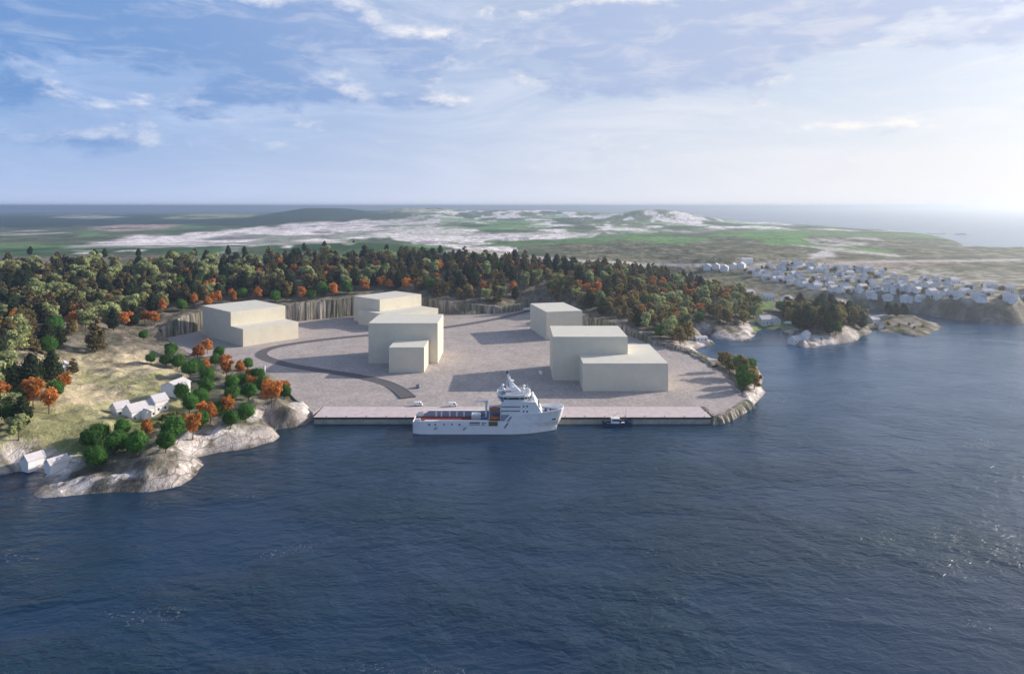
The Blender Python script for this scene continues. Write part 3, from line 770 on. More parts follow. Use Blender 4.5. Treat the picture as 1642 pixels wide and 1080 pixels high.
# ------------------------------------------------------------------ offshore ship
def build_ship():
    s = empty('supply_ship', (-57.0, 394.6, 0))
    tag(s, 'large white offshore supply ship with red cargo deck moored at the quay', 'ship')
    B = 8.7
    # stations: x, half-breadth at waterline, at upper edge, upper edge height, keel depth
    st = [(0.6, 6.2, 7.6, 6.4, -0.8), (1.5, 7.2, 8.2, 6.9, -1.5), (4, 8.2, 8.6, 7.3, -3), (9, 8.7, 8.7, 7.4, -4), (30, 8.7, 8.7, 7.4, -5), (52.5, 8.7, 8.7, 7.4, -5),
          (56.0, 8.6, 8.7, 11.2, -5), (62, 8.1, 8.7, 11.3, -5), (68, 6.8, 8.6, 11.6, -5), (73, 5.0, 8.3, 12.2, -5), (77, 3.2, 7.5, 12.8, -4.5), (80, 1.8, 6.3, 13.2, -4), (81.4, 0.9, 5.3, 13.4, -3.5)]
    rings = []
    for (x, bw, bt, zt, zk) in st:
        fl = max(0, (x - 66)) * 0.27                     # flare: the upper edge runs further forward
        r = []
        prof = [(0.0, zk, 0), (0.75, zk, 0), (1.0, zk * 0.35 - .2, 0), (1.0, 0.0, 0), (1.0, 3.0, .15), (1.0, 6.2, .55), (1.0, zt, 1.0)]
        for (k, z, t) in prof:
            half = bw * k if z <= 0 else bw + (bt - bw) * t
            r.append((x + fl * t * 0.95, half, z))
        rings.append([(a, -b, c) for a, b, c in reversed(r[1:])] + [r[0]] + r[1:])
    tip = []
    for (a, b, c) in rings[-1]:
        tip.append((a + 1.2 + max(0, c) * 0.03, b * 0.35, c))
    rings.append(tip)
    k = len(rings[0])
    m = MB(); vs = [p for r in rings for p in r]; fs = []
    for j in range(len(rings) - 1):
        for i in range(k - 1):
            fs.append((j * k + i, j * k + i + 1, (j + 1) * k + i + 1, (j + 1) * k + i))
    fs.append(tuple(range(k))); fs.append(tuple(range((len(rings) - 1) * k, len(rings) * k)))
    m.add(vs, fs)
    hull = m.build('hull', 'hull_paint', s, smooth=False)
    sol = hull.modifiers.new('plate', 'SOLIDIFY'); sol.thickness = 0.35; sol.offset = -1
    MB().prism([(1.0, -7.4), (4, -8.3), (43.5, -8.3), (43.5, 8.3), (4, 8.3), (1.0, 7.4)], 5.0, 5.3).build('cargo_deck', 'deck_red', s)
    MB().prism([(43.5, -8.3), (56, -8.3), (56, 8.3), (43.5, 8.3)], 5.0, 5.35).build('side_deck', 'deck_grey', s)
    MB().prism([(56, -8.3), (68, -8.2), (76, -7.1), (80.5, -5.4), (84.6, -2.0), (84.6, 2.0), (80.5, 5.4), (76, 7.1), (68, 8.2), (56, 8.3)], 10.4, 10.7).build('forecastle_deck', 'deck_grey', s)
    # cargo rails: lined inner bulwark and white cap
    for sy in (-1, 1):
        y0, y1 = sorted((sy * 6.7, sy * 8.28))
        cr = MB().side([(5, 5.3), (43.4, 5.3), (43.4, 8.5 if sy > 0 else 7.0), (8.2, 8.5 if sy > 0 else 7.0), (5.4, 6.8)], *sorted((sy * 6.9, sy * 7.15))).build('cargo_rail', 'deck_grey', s)
        MB().box(7.5, 43.4, y0 + .1, y1 - .1, *((8.51, 8.8) if sy > 0 else (7.3, 7.52))).build('rail_cap', 'white_paint', cr)
        for xq in ((12.5, 15.6, 20.4, 24.6, 28.8) if sy > 0 else ()):
            MB().box(xq - .5, xq + .5, sy * 6.9 - .35, sy * 6.9 - .02, 5.4, 8.2).build('rail_post', 'white_paint', cr)
    # stern horns and roller
    for sy in (-1, 1): MB().side([(0.6, 5.5), (4.6, 5.5), (5.2, 8.6), (2.0, 8.1)], *sorted((sy * 6.6, sy * 8.2))).build('stern_horn', 'white_paint', s)
    MB().tube((1.2, -6.4, 5.3), (1.2, 6.4, 5.3), .6).build('stern_roller', 'dark_grey', s)
    # details on the ship's side (port side faces the open water)
    yv = -8.78
    for (x0, x1, z0, z1, mm) in ((33.0, 38.8, 6.2, 6.85, 'dark_grey'), (33.0, 38.8, 5.2, 5.75, 'mid_grey'), (39.8, 42.4, 6.2, 6.8, 'mid_grey'), (39.8, 41.8, 5.1, 5.7, 'mid_grey'), (43.8, 48.9, 4.7, 7.2, 'ochre')):
        MB().box(x0, x1, yv - .04, yv + .2, z0, z1).build('side_opening', mm, s)
    for (x, z, w_, c) in ((10.2, 5.5, .9, 'mid_grey'), (13.6, 5.5, .5, 'deck_red'), (18.6, 5.6, .6, 'mid_grey'), (23.0, 5.6, .6, 'mid_grey'), (27.3, 5.4, .9, 'mid_grey')):
        MB().box(x - w_ * .7, x + w_ * .7, yv - .04, yv + .2, z - .5, z + .5).build('freeing_port', c, s)
    def slash(x, z, h, dx, wd, y, mm='dark_grey'):
        MB().side([(x - dx, z - h), (x - dx + wd, z - h), (x + dx + wd, z + h), (x + dx, z + h)], y - .05, y + .2).build('hull_stripe', mm, s)
    slash(13.2, 3.3, .8, .7, .55, yv, 'mid_grey'); slash(14.0, 3.3, .8, .7, .35, yv, 'mid_grey'); slash(29.6, 3.1, .8, .7, .55, yv, 'mid_grey'); slash(30.4, 3.1, .8, .7, .35, yv, 'mid_grey')
    slash(55.0, 8.6, 1.4, 1.0, 1.1, yv, 'mid_grey'); slash(53.2, 5.0, 1.4, 1.0, 1.1, yv, 'mid_grey')
    MB().box(79.3, 81.8, -5.6, -3.2, 7.2, 8.0).build('anchor_pocket', 'dark_grey', s)
    # superstructure
    sup = MB().side([(50.8, 10.7), (74.6, 10.7), (70.3, 18.0), (50.8, 18.0)], -7.7, 7.7).build('superstructure', 'white_paint', s)
    MB().side([(50.8, 5.3), (56.3, 5.3), (56.3, 10.69), (50.8, 10.69)], -7.7, 7.7).build('lower_house', 'deck_grey', s)
    for zz_ in (12.9, 15.3):
        MB().box(50.9, 61.5, -7.95, -7.71, zz_ - .3, zz_ + .3).build('window_band', 'mid_grey', sup)
    for xw in (63.6, 65.6):
        for zz_ in (12.6, 15.5): MB().tube((xw, -7.85, zz_), (xw, -7.65, zz_), .5, .5, 10).build('porthole', 'navy', sup)
    for k_ in range(5):
        y = -5.6 + k_ * 2.8
        MB().side([(72.75, 14.2), (72.95, 14.2), (72.2, 15.4), (72.0, 15.4)], y - .8, y + .8).build('window', 'glass', sup)
    MB().side([(66.5, 18.01), (70.2, 18.01), (69.4, 20.4), (69.0, 20.4)], -5.5, 5.5).build('breakwater', 'white_paint', sup)
    # bridge
    br = [(58.1 + 9.8 * math.copysign(abs(math.cos(t)) ** .55, math.cos(t)), 8.6 * math.copysign(abs(math.sin(t)) ** .6, math.sin(t))) for t in [math.pi * (2 * i + 1) / 20 for i in range(20)]]
    def inset(k_, c=(58, 0)): return [(c[0] + (x - c[0]) * k_, c[1] + (y - c[1]) * k_) for x, y in br]
    bo = MB().prism(inset(.9), 18.01, 19.4).build('bridge', 'white_paint', s)
    MB().prism(inset(.945), 19.41, 20.7).build('bridge_windows', 'glass', bo)
    MB().prism(inset(1.0), 20.71, 22.0).build('bridge_roof', 'white_paint', bo)
    MB().prism(inset(.93), 22.01, 22.08).build('roof_deck', 'deck_grey', bo)
    for i in range(len(br)):
        a = inset(.955)[i]; b = inset(.955)[(i + 1) % len(br)]
        MB().tube((*a, 19.4), (*a, 20.72), .16, .16, 6).build('window_post', 'white_paint', bo)
        MB().tube((*inset(.97)[i], 22.9), (*inset(.97)[(i + 1) % len(br)], 22.9), .06, .06, 5).build('railing', 'white_paint', bo)
    # mast
    ma = MB().loft([[(56.6, -1.5, 22.0), (62.0, -1.2, 22.0), (62.0, 1.2, 22.0), (56.6, 1.5, 22.0)], [(55.2, -.8, 27), (57.4, -.6, 27), (57.4, .6, 27), (55.2, .8, 27)], [(53.9, -.4, 32), (54.8, -.35, 32), (54.8, .35, 32), (53.9, .4, 32)]]).build('mast', 'white_paint', s)
    for (z, wd, x) in ((25.0, 3.2, 57.4), (27.4, 2.5, 56.0), (29.3, 1.8, 55.0)): MB().box(x - .35, x + 1.0, -wd, wd, z, z + .25).build('mast_yard', 'white_paint', ma)
    MB().box(53.7, 54.7, -.4, .4, 32.01, 33.6).build('mast_top', 'dark_grey', ma)
    MB().box(55.6, 58.2, -1.4, 1.4, 28.0, 28.3).build('radar_scanner', 'white_paint', ma)
    for (x, y) in ((52.2, -4), (51.6, 4.5), (63.5, -3.5), (64, 3)):
        dm = MB().tube((x, y, 22), (x, y, 23.6), .25).build('dome_post', 'white_paint', s)
        MB().loft([[(x + math.cos(t) * r, y + math.sin(t) * r, 23.6 + h_) for t in [i * math.pi / 4 for i in range(8)]] for r, h_ in ((.4, 0), (.85, .4), (.85, 1.0), (.4, 1.5))]).build('satellite_dome', 'white_paint', dm, smooth=True)
    for (x, y, h_) in ((50.2, -7, 4.5), (66, 5, 3.2), (54, 6.5, 5.0)): MB().tube((x, y, 22), (x, y, 22 + h_), .09).build('antenna', 'white_paint', s)
    # exhaust casing
    for sy in (-1, 1): MB().side([(50.9, 18.01), (54.2, 18.01), (53.2, 24.0), (51.4, 24.0)], *sorted((sy * 5.2, sy * 7.2))).build('funnel', 'blue_paint' if sy > 0 else 'mid_grey', s)
    # rescue boats and gear between deck and house
    def boat(x, y, z, name='rescue_boat'):
        rr = []
        for (t, wd, hh) in ((-3.0, .25, .5), (-2.3, .9, .2), (-1, 1.25, 0), (1, 1.25, 0), (2.3, .8, .25), (3.1, .12, .8)):
            rr.append([(x + t, y - wd, z + 1.3), (x + t, y - wd * .75, z + hh + .35), (x + t, y, z + hh), (x + t, y + wd * .75, z + hh + .35), (x + t, y + wd, z + 1.3), (x + t, y + wd * .55, z + 2.0), (x + t, y - wd * .55, z + 2.0)])
        bo_ = MB().loft(rr).build(name, 'orange_paint', s, smooth=True)
        MB().box(x - 1.3, x + 1.1, y - .7, y + .7, z + 1.8, z + 2.7).build('cabin', 'orange_paint', bo_)
        MB().box(x - 1.1, x + 1.12, y - .72, y + .72, z + 2.15, z + 2.5).build('cabin_window', 'glass', bo_)
    boat(47.2, -6.2, 7.4); boat(47.2, -5.6, 12.3)
    MB().box(43.8, 50.7, -7.9, -3.0, 11.7, 12.0).build('boat_deck', 'blue_paint', s)
    MB().box(43.6, 50.75, -2.9, 8.0, 5.35, 12.0).build('deck_house', 'deck_grey', s)
    for x in (44.0, 50.4): MB().tube((x, -7.7, 5.3), (x, -7.7, 15.4), .18).build('davit_post', 'white_paint', s)
    MB().tube((44, -7.7, 15.4), (50.4, -7.7, 15.4), .15).build('davit_beam', 'white_paint', s)
    # crane over the deck
    cr = MB().tube((42.2, -1.0, 5.3), (42.2, -1.0, 15.2), .75, .6).build('deck_crane', 'white_paint', s)
    MB().box(41.2, 43.3, -2, 0, 15.2, 17.0).build('crane_cab', 'white_paint', cr)
    for dy in (-.5, .5): MB().tube((42.0, -1.0 + dy, 16.5), (34.6, 2.2 + dy, 15.6), .22, .16).build('crane_boom', 'white_paint', cr)
    MB().tube((34.6, 1.7, 15.6), (34.6, 2.7, 15.6), .2).build('boom_tip', 'white_paint', cr)
    MB().tube((42.0, -1.0, 17.6), (36.4, 1.4, 17.4), .12).build('crane_stay', 'white_paint', cr)
    # containers and tanks at the front of the cargo deck
    for (x0, y0, mm, hgt) in ((33.5, 1.4, 'white_paint', 2.6), (33.5, 4.2, 'white_paint', 2.6), (39.5, -5.8, 'blue_paint', 3.0), (39.6, 2, 'mid_grey', 3.2)):
        MB().box(x0, x0 + (5.4 if x0 < 38 else 2.6), y0, y0 + 2.4, 5.31, 5.31 + hgt).build('deck_container', mm, s, bevel=.06)
    # bow bulwark interior gear
    MB().tube((76.5, -1.8, 11.4), (76.5, 1.8, 11.4), .8).build('winch', 'navy', s)
    MB().tube((79.2, -1.0, 10.7), (79.2, -1.0, 11.6), .35).build('bow_bollard', 'navy', s); MB().tube((79.2, 1.0, 10.7), (79.2, 1.0, 11.6), .35).build('bow_bollard', 'navy', s)
    return s


build_ship()


def build_boat():
    x, y = G(990, 682, 0); y = 401.2; x = (990 - 821) * y / F
    s = empty('fishing_boat', (x, y, 0)); tag(s, 'small navy fishing boat with a white wheelhouse lying alongside the quay', 'boat')
    rr = []
    for (t, bw, bt, zt) in ((-8.6, 1.6, 2.2, 2.2), (-5, 2.2, 2.5, 1.9), (0, 2.3, 2.6, 1.9), (4, 1.8, 2.5, 2.3), (7, .9, 2.0, 3.0), (8.9, .15, .5, 3.7)):
        rr.append([(t, -bt, zt), (t, -bw, 0), (t * .97, 0, -1.0), (t, bw, 0), (t, bt, zt)])
    m = MB(); k = 5; fs = []
    for j in range(len(rr) - 1):
        for i in range(k - 1): fs.append((j * k + i, j * k + i + 1, (j + 1) * k + i + 1, (j + 1) * k + i))
    fs.append(tuple(range(k)))
    m.add([p for r in rr for p in r], fs); h = m.build('hull', 'navy', s)
    sol = h.modifiers.new('plate', 'SOLIDIFY'); sol.thickness = .15
    MB().prism([(-8.4, -2.0), (0, -2.4), (6.5, -1.6), (8.0, 0), (6.5, 1.6), (0, 2.4), (-8.4, 2.0)], 1.1, 1.2).build('deck', 'mid_grey', s)
    wh = MB().side([(-3.8, 1.21), (1.0, 1.21), (.7, 4.4), (-3.4, 4.4)], -1.6, 1.6).build('wheelhouse', 'white_paint', s)
    MB().side([(-3.3, 3.0), (.9, 3.0), (.78, 4.0), (-3.2, 4.0)], -1.65, 1.65).build('window_band', 'glass', wh)
    MB().box(-3.9, 1.3, -1.9, 1.9, 4.41, 4.65).build('wheelhouse_roof', 'white_paint', wh)
    MB().tube((-2.4, 0, 4.6), (-3.4, 0, 10.4), .16, .06).build('mast', 'white_paint', s)
    MB().tube((-2.6, 0, 5.4), (.8, 0, 7.8), .1).build('boom', 'mid_grey', s)
    MB().tube((5.0, 0, 1.2), (5.0, 0, 10.8), .12, .05).build('fore_mast', 'dark_grey', s)
    MB().box(2.4, 4.2, -1.0, .8, 1.2, 2.0).build('fish_hatch', 'white_paint', s)
    MB().tube((6.6, -.7, 2.3), (6.6, .7, 2.3), .45).build('winch', 'blue_paint', s)
    MB().box(-8.2, -6.6, -1.6, 1.6, 1.2, 2.6).build('net_drum', 'dark_grey', s)


build_boat()


# ------------------------------------------------------------------ vans, car, truck, small yard things
def van(px, py, rz, label, paint_='white_paint', name='van', L=5.4, W=2.1, HH=2.5):
    x, y = G(px, py, YARD_Z); z = YARD_Z + .06 if y < 425 else YARD_Z
    s = empty(name, (x, y, z), rz); tag(s, label, 'van', 'vans parked on the yard')
    l = L / 2
    bd = MB().side([(-l, .35), (l, .35), (l, 1.15), (l - .35, 1.35), (l - 1.3, HH - .15), (l - 1.7, HH), (-l + .1, HH), (-l, HH - .3)], -W / 2, W / 2).build('body', paint_, s, bevel=.1)
    MB().side([(l - .42, 1.42), (l - .36, 1.42), (l - 1.22, HH - .28), (l - 1.28, HH - .28)], -W / 2 + .2, W / 2 - .2).build('windscreen', 'glass', bd)
    for sy in (-1, 1):
        MB().side([(l - 2.2, 1.4), (l - .75, 1.4), (l - 1.35, HH - .3), (l - 2.2, HH - .3)], *sorted((sy * (W / 2 - .05), sy * (W / 2 + .03)))).build('side_window', 'glass', bd)
        for wx in (-l + 1.0, l - 1.0):
            MB().tube((wx, sy * (W / 2 - .28), .36), (wx, sy * (W / 2 + .02), .36), .36, .36, 14).build('wheel', 'rubber', s)
        MB().box(l - .03, l + .04, sy * W / 2 - sy * .5 - .15, sy * W / 2 - sy * .5 + .15, .8, 1.05).build('headlight', 'house_wall', bd)
    return s


van(671, 650, R(-2), 'white van standing by the road end at the quay edge')
van(726, 651, R(3), 'white van parked alone behind the ship crane')
van(866.5, 600, R(96), 'white van parked in the shadow of the largest warehouse')
van(672, 621, R(78), 'dark grey van parked beside the end of the road', 'mid_grey', W=2.3, HH=2.7)


def truck():
    x, y = G(846, 498.5, YARD_Z)
    s = empty('lorry', (x, y, YARD_Z + .07), R(32)); tag(s, 'white box lorry on the road out of the yard behind the box warehouse', 'lorry')
    MB().box(-5.2, 2.9, -1.25, 1.25, 1.1, 3.9).build('cargo_box', 'white_paint', s, bevel=.05)
    MB().box(-5.1, 5.0, -.9, .9, .6, 1.08).build('chassis', 'dark_grey', s)
    c = MB().side([(3.1, 1.09), (5.2, 1.09), (5.2, 1.9), (4.8, 3.2), (3.1, 3.3)], -1.2, 1.2).build('cab', 'white_paint', s, bevel=.08)
    MB().side([(5.2, 2.0), (5.24, 2.0), (4.88, 3.05), (4.84, 3.05)], -1.0, 1.0).build('windscreen', 'glass', c)
    for wx in (-4.0, -2.8, 4.0):
        for sy in (-1, 1): MB().tube((wx, sy * .95, .5), (wx, sy * 1.25, .5), .5, .5, 12).build('wheel', 'rubber', s)


truck()
x, y = G(423.5, 604, YARD_Z)
t_ = empty('signal_mast', (x, y, YARD_Z)); tag(t_, 'slim tall white tower block at the yard edge among the trees', 'mast')
MB().box(-.75, .75, -.6, .6, -.5, 8.0).build('column', 'white_paint', t_, bevel=.08); MB().box(-.85, .85, -.7, .7, 8.0, 8.3).build('cap', 'house_roof', t_); MB().box(-.35, .35, -.66, -.6, .1, 2.0).build('door', 'mid_grey', t_)
x, y = G(441, 612, YARD_Z)
t_ = empty('equipment_cabinet', (x, y, YARD_Z)); tag(t_, 'small white cabinet at the yard edge behind orange trees', 'cabinet')
MB().box(-1.1, 1.1, -.8, .8, -.3, 2.3).build('body', 'white_paint', t_, bevel=.05); MB().box(-1.2, 1.2, -.9, .9, 2.3, 2.5).build('lid', 'house_roof', t_)


# ------------------------------------------------------------------ houses
def gable_parts(root, L, W, eave, ridge, m_wall='house_wall', m_roof='house_roof', ox=0, oy=0, along=True, base=-1.5, win=True, hip=0.0):
    """a gabled volume round (ox, oy): walls with gables, a roof with eaves, windows and a door"""
    a, b = (L / 2, W / 2)
    def T(p): return [((x, y, z) if along else (y, x, z)) for x, y, z in p]
    def off(p): return [(x + ox, y + oy, z) for x, y, z in T(p)]
    hp = hip * L / 2
    wv = [(-a, -b, base), (a, -b, base), (a, b, base), (-a, b, base), (-a, -b, eave), (a, -b, eave), (a, b, eave), (-a, b, eave), (-a + hp, 0, ridge - .02), (a - hp, 0, ridge - .02)]
    wall = MB().add(off(wv), [(0, 1, 5, 4), (2, 3, 7, 6), (3, 0, 4, 8, 7), (1, 2, 6, 9, 5), (4, 5, 9, 8), (6, 7, 8, 9), (3, 2, 1, 0)]).build('wall', m_wall, root)
    e = .45; k = (ridge - eave) / b; th = .22
    lo = eave - e * k
    if hip:
        rv = [(-a - e, -b - e, lo), (a + e, -b - e, lo), (a + e, b + e, lo), (-a - e, b + e, lo), (-a + hp, 0, ridge), (a - hp, 0, ridge)]
        rv2 = [(x, y, z + th) for x, y, z in rv]
        MB().add(off(rv + rv2), [(6, 7, 11, 10), (8, 9, 10, 11), (7, 8, 11), (9, 6, 10), (0, 1, 7, 6), (1, 2, 8, 7), (2, 3, 9, 8), (3, 0, 6, 9), (1, 0, 4, 5), (3, 2, 5, 4), (2, 1, 5), (0, 3, 4)]).build('roof', m_roof, root)
    else:
        rv = [(-a - e, -b - e, lo), (a + e, -b - e, lo), (-a - e, 0, ridge), (a + e, 0, ridge), (-a - e, b + e, lo), (a + e, b + e, lo)]
        rv2 = [(x, y, z + th) for x, y, z in rv]
        MB().add(off(rv + rv2), [(6, 7, 9, 8), (8, 9, 11, 10), (1, 0, 2, 3), (3, 2, 4, 5), (0, 1, 7, 6), (5, 4, 10, 11), (0, 6, 8, 2), (2, 8, 10, 4), (1, 3, 9, 7), (3, 5, 11, 9)]).build('roof', m_roof, root)
    if win:
        n = max(2, int(L / 3.4))
        for i in range(n):
            x = -a + L * (i + .5) / n
            for sy in (-1, 1):
                y0, y1 = sorted((sy * b, sy * (b + .05)))
                g = MB()
                vs = [(xx, yy, zz_) for zz_ in (1.0, 2.3) for (xx, yy) in ((x - .55, y0), (x + .55, y0), (x + .55, y1), (x - .55, y1))]
                g.add(off(vs), [(3, 2, 1, 0), (4, 5, 6, 7), (0, 1, 5, 4), (1, 2, 6, 5), (2, 3, 7, 6), (3, 0, 4, 7)]).build('window', 'glass', wall)
    return wall


def house(px, py, ang, L, W, eave, ridge, label, name='house', group=None, wings=(), up=0.0, **kw):
    x, y, z = ground_at(px, py)
    z = max(z, 0.6) + up
    s = empty(name, (x, y, z), R(ang)); tag(s, label, 'house', group)
    gable_parts(s, L, W, eave, ridge, **kw)
    for wg in wings: gable_parts(s, **wg)
    return s


# left shore (ang: direction of the ridge)
house(229, 668, 58, 18, 9.5, 5.6, 9.2, 'largest white farmhouse on the lawn, gabled, with a side porch', 'farmhouse',
      wings=({'L': 5, 'W': 4, 'eave': 4.4, 'ridge': 6.0, 'ox': -2, 'oy': -6.4, 'along': False, 'win': False},))
house(193, 664, 56, 8, 7.5, 4.6, 7.6, 'small white gabled outhouse at the shaded side of the farmhouse', 'outhouse')
house(253, 657, 58, 8, 8.5, 6.2, 9.4, 'white gabled annex behind the farmhouse on the yard side', 'annex')
house(282, 634, 80, 13, 11, 7.6, 10.0, 'big plain white barn behind the farmhouse under the wooded knoll', 'barn', win=False)
house(54, 747, 64, 8.0, 5.4, 4.2, 6.6, 'white boathouse at the water on the outer side of the cove', 'boathouse', win=False)
house(91, 750, 62, 8.5, 5.0, 3.4, 5.6, 'white boathouse with wide grey roof next to the shore rock', 'boathouse', win=False)
house(98, 598, 85, 7, 6, 5.2, 7.6, 'white cottage half hidden behind dark trees above the field', 'cottage')
# right shore
house(1123, 546, 10, 11, 7, 3.2, 4.6, 'low white cabin on pale rock next to the forest edge', 'cabin')
house(1226, 519, 14, 13, 10, 5.6, 9.2, 'large white villa on the lawn at the head of the bay', 'villa', wings=({'L': 12, 'W': 8, 'eave': 5.0, 'ridge': 8.2, 'ox': 10.6, 'oy': -1.5, 'along': False},))
house(1276, 549, 30, 13, 8, 3.8, 6.6, 'white boathouse on the rocks at the tip of the wooded headland', 'boathouse')
house(1292, 540, 40, 7, 6, 3.6, 6.0, 'small white hut between the headland boathouse and the trees', 'hut')
house(1412, 526, 80, 7, 6, 3.4, 5.6, 'small white hut on the low islet shore', 'hut')
house(1401, 516, 20, 11, 7, 3.6, 6.0, 'white house with bright roof behind the islet hut', 'house')
house(1201, 474, 14, 15, 10, 5.5, 8.5, 'white house with hipped roof in the hollow below the town', 'house', hip=.5)
house(1232, 480, -10, 14, 9, 5, 8.0, 'white house with annex in the hollow next to the meadow', 'house')
house(1262, 483, 20, 13, 9, 4.6, 7.6, 'white house in the hollow nearest the wooded headland', 'house', hip=.4)
house(1309, 500, 70, 6, 5, 6, 8, 'white cabin peeping out between the headland trees', 'cabin', win=False)
for i, (px, py) in enumerate(((1134, 432), (1148, 431), (1162, 434), (1176, 431), (1189, 429))):
    house(px, py, 72 - i * 3, 16, 12, 6.5, 10.0, ('first', 'second', 'third', 'fourth', 'last')[i] + ' house of the white terrace row on the hillside road, counted from the forest side', 'row_house', 'terrace houses on the hillside')
house(1197, 423, 5, 19, 11, 8.5, 10.5, 'white block with low roof at the end of the hillside terrace row', 'apartment_block')

ORD = ['first', 'second', 'third', 'fourth', 'fifth', 'sixth', 'seventh', 'eighth', 'ninth', 'tenth', 'eleventh', 'twelfth', 'thirteenth', 'fourteenth', 'fifteenth', 'sixteenth', 'seventeenth', 'eighteenth', 'nineteenth', 'twentieth']
rnd = random.Random(4)
protos = []
for (L, W, e_, r_, hip, wg) in ((14, 9, 5.2, 8.4, 0, 0), (15, 10, 5.4, 8.4, .55, 0), (12, 9, 5.8, 9.2, 0, 1), (16, 10, 5.0, 8.2, .4, 1), (13, 8.5, 5.6, 8.8, 0, 0)):
    p = empty('house'); gable_parts(p, L, W, e_, r_, hip=hip, base=-4, m_roof=rnd.choice(['house_roof', 'house_roof', 'roof_dark']))
    if wg: gable_parts(p, 9, 7, 4.4, 7.2, ox=2.5, oy=-7.5, along=False, base=-4, win=False)
    protos.append(p)
used = set()
ROWS = [('row nearest the cliff edge', [(1243, 451), (1310, 463), (1400, 471), (1500, 477), (1650, 481)], 17),
        ('second row up from the cliff', [(1212, 443), (1300, 456), (1400, 464.5), (1500, 471), (1650, 475)], 19),
        ('third row up from the cliff', [(1206, 436), (1300, 447), (1400, 455), (1500, 462), (1650, 466)], 19),
        ('fourth row up from the cliff', [(1228, 428.5), (1330, 439), (1420, 446), (1530, 454.5)], 14),
        ('topmost row of the town', [(1258, 423), (1340, 431), (1412, 438)], 9)]
TOWN = []
for (rname, line, n) in ROWS:
    lp = np.array(line, float); tt = np.linspace(0, 1, n); seg = np.linspace(0, 1, len(lp))
    for i, t in enumerate(tt):
        px = np.interp(t, seg, lp[:, 0]) + rnd.uniform(-5, 5); py = np.interp(t, seg, lp[:, 1]) + rnd.uniform(-1.6, 1.6)
        x, y, z = ground_at(px, py)
        k = rnd.randrange(5)
        if k in used: c = copy_tree(protos[k])
        else: c = protos[k]; used.add(k)
        c.location = (x, y, z + .2); c.rotation_euler = (0, 0, R(rnd.choice((5, 12, 95, 20, -8, 80)) + rnd.uniform(-12, 12)))
        s_ = rnd.uniform(.66, .96); c.scale = (s_, s_, s_)
        TOWN.append((px, py))
        tag(c, f'{ORD[i]} white house from the terrace side in the {rname}', 'house', 'white houses of the hillside town')

# covered white boat ashore by the villa
x, y, z = ground_at(1265, 520)
s = empty('motorboat', (x, y, z + .1), R(-12)); tag(s, 'white motorboat under a cover hauled ashore beside the villa', 'boat')
MB().loft([[(t, -wd, 1.7), (t, -wd * .8, .7), (t, 0, .2 + hh), (t, wd * .8, .7), (t, wd, 1.7)] for t, wd, hh in ((-5, 1.5, 0), (-2, 1.9, 0), (2, 1.8, .05), (4.4, 1.0, .4), (5.6, .1, 1.0))]).build('hull', 'white_paint', s)
MB().loft([[(t, -wd, 1.72), (t, -wd * .6, 1.75 + hh * .7), (t, 0, 1.75 + hh), (t, wd * .6, 1.75 + hh * .7), (t, wd, 1.72)] for t, wd, hh in ((-5, 1.5, .6), (-2, 1.9, 1.4), (1.5, 1.8, 1.5), (4.4, 1.0, .5))]).build('cover', 'house_wall', s)
for t in (-3, 2): MB().box(t - .2, t + .2, -1.2, 1.2, -.4, .75).build('cradle', 'fence_wood', s)

# garden fence above the shore rock
x0, y0, z0 = ground_at(335, 673); fn = empty('garden_fence', (x0, y0, z0)); tag(fn, 'pale wooden post and rail fence on the knoll above the shore rock', 'fence')
pts = [ground_at(335 + 5.2 * i, 673 - .6 * i) for i in range(6)]
for i, p in enumerate(pts): MB().box(p[0] - x0 - .12, p[0] - x0 + .12, p[1] - y0 - .12, p[1] - y0 + .12, p[2] - z0 - .4, p[2] - z0 + 1.5).build('post', 'fence_wood', fn)
for a, b in zip(pts[:-1], pts[1:]):
    for hh in (.7, 1.25): MB().tube((a[0] - x0, a[1] - y0, a[2] - z0 + hh), (b[0] - x0, b[1] - y0, b[2] - z0 + hh), .09, .09, 6).build('rail', 'fence_wood', fn)


# ------------------------------------------------------------------ trees
TREES = {}


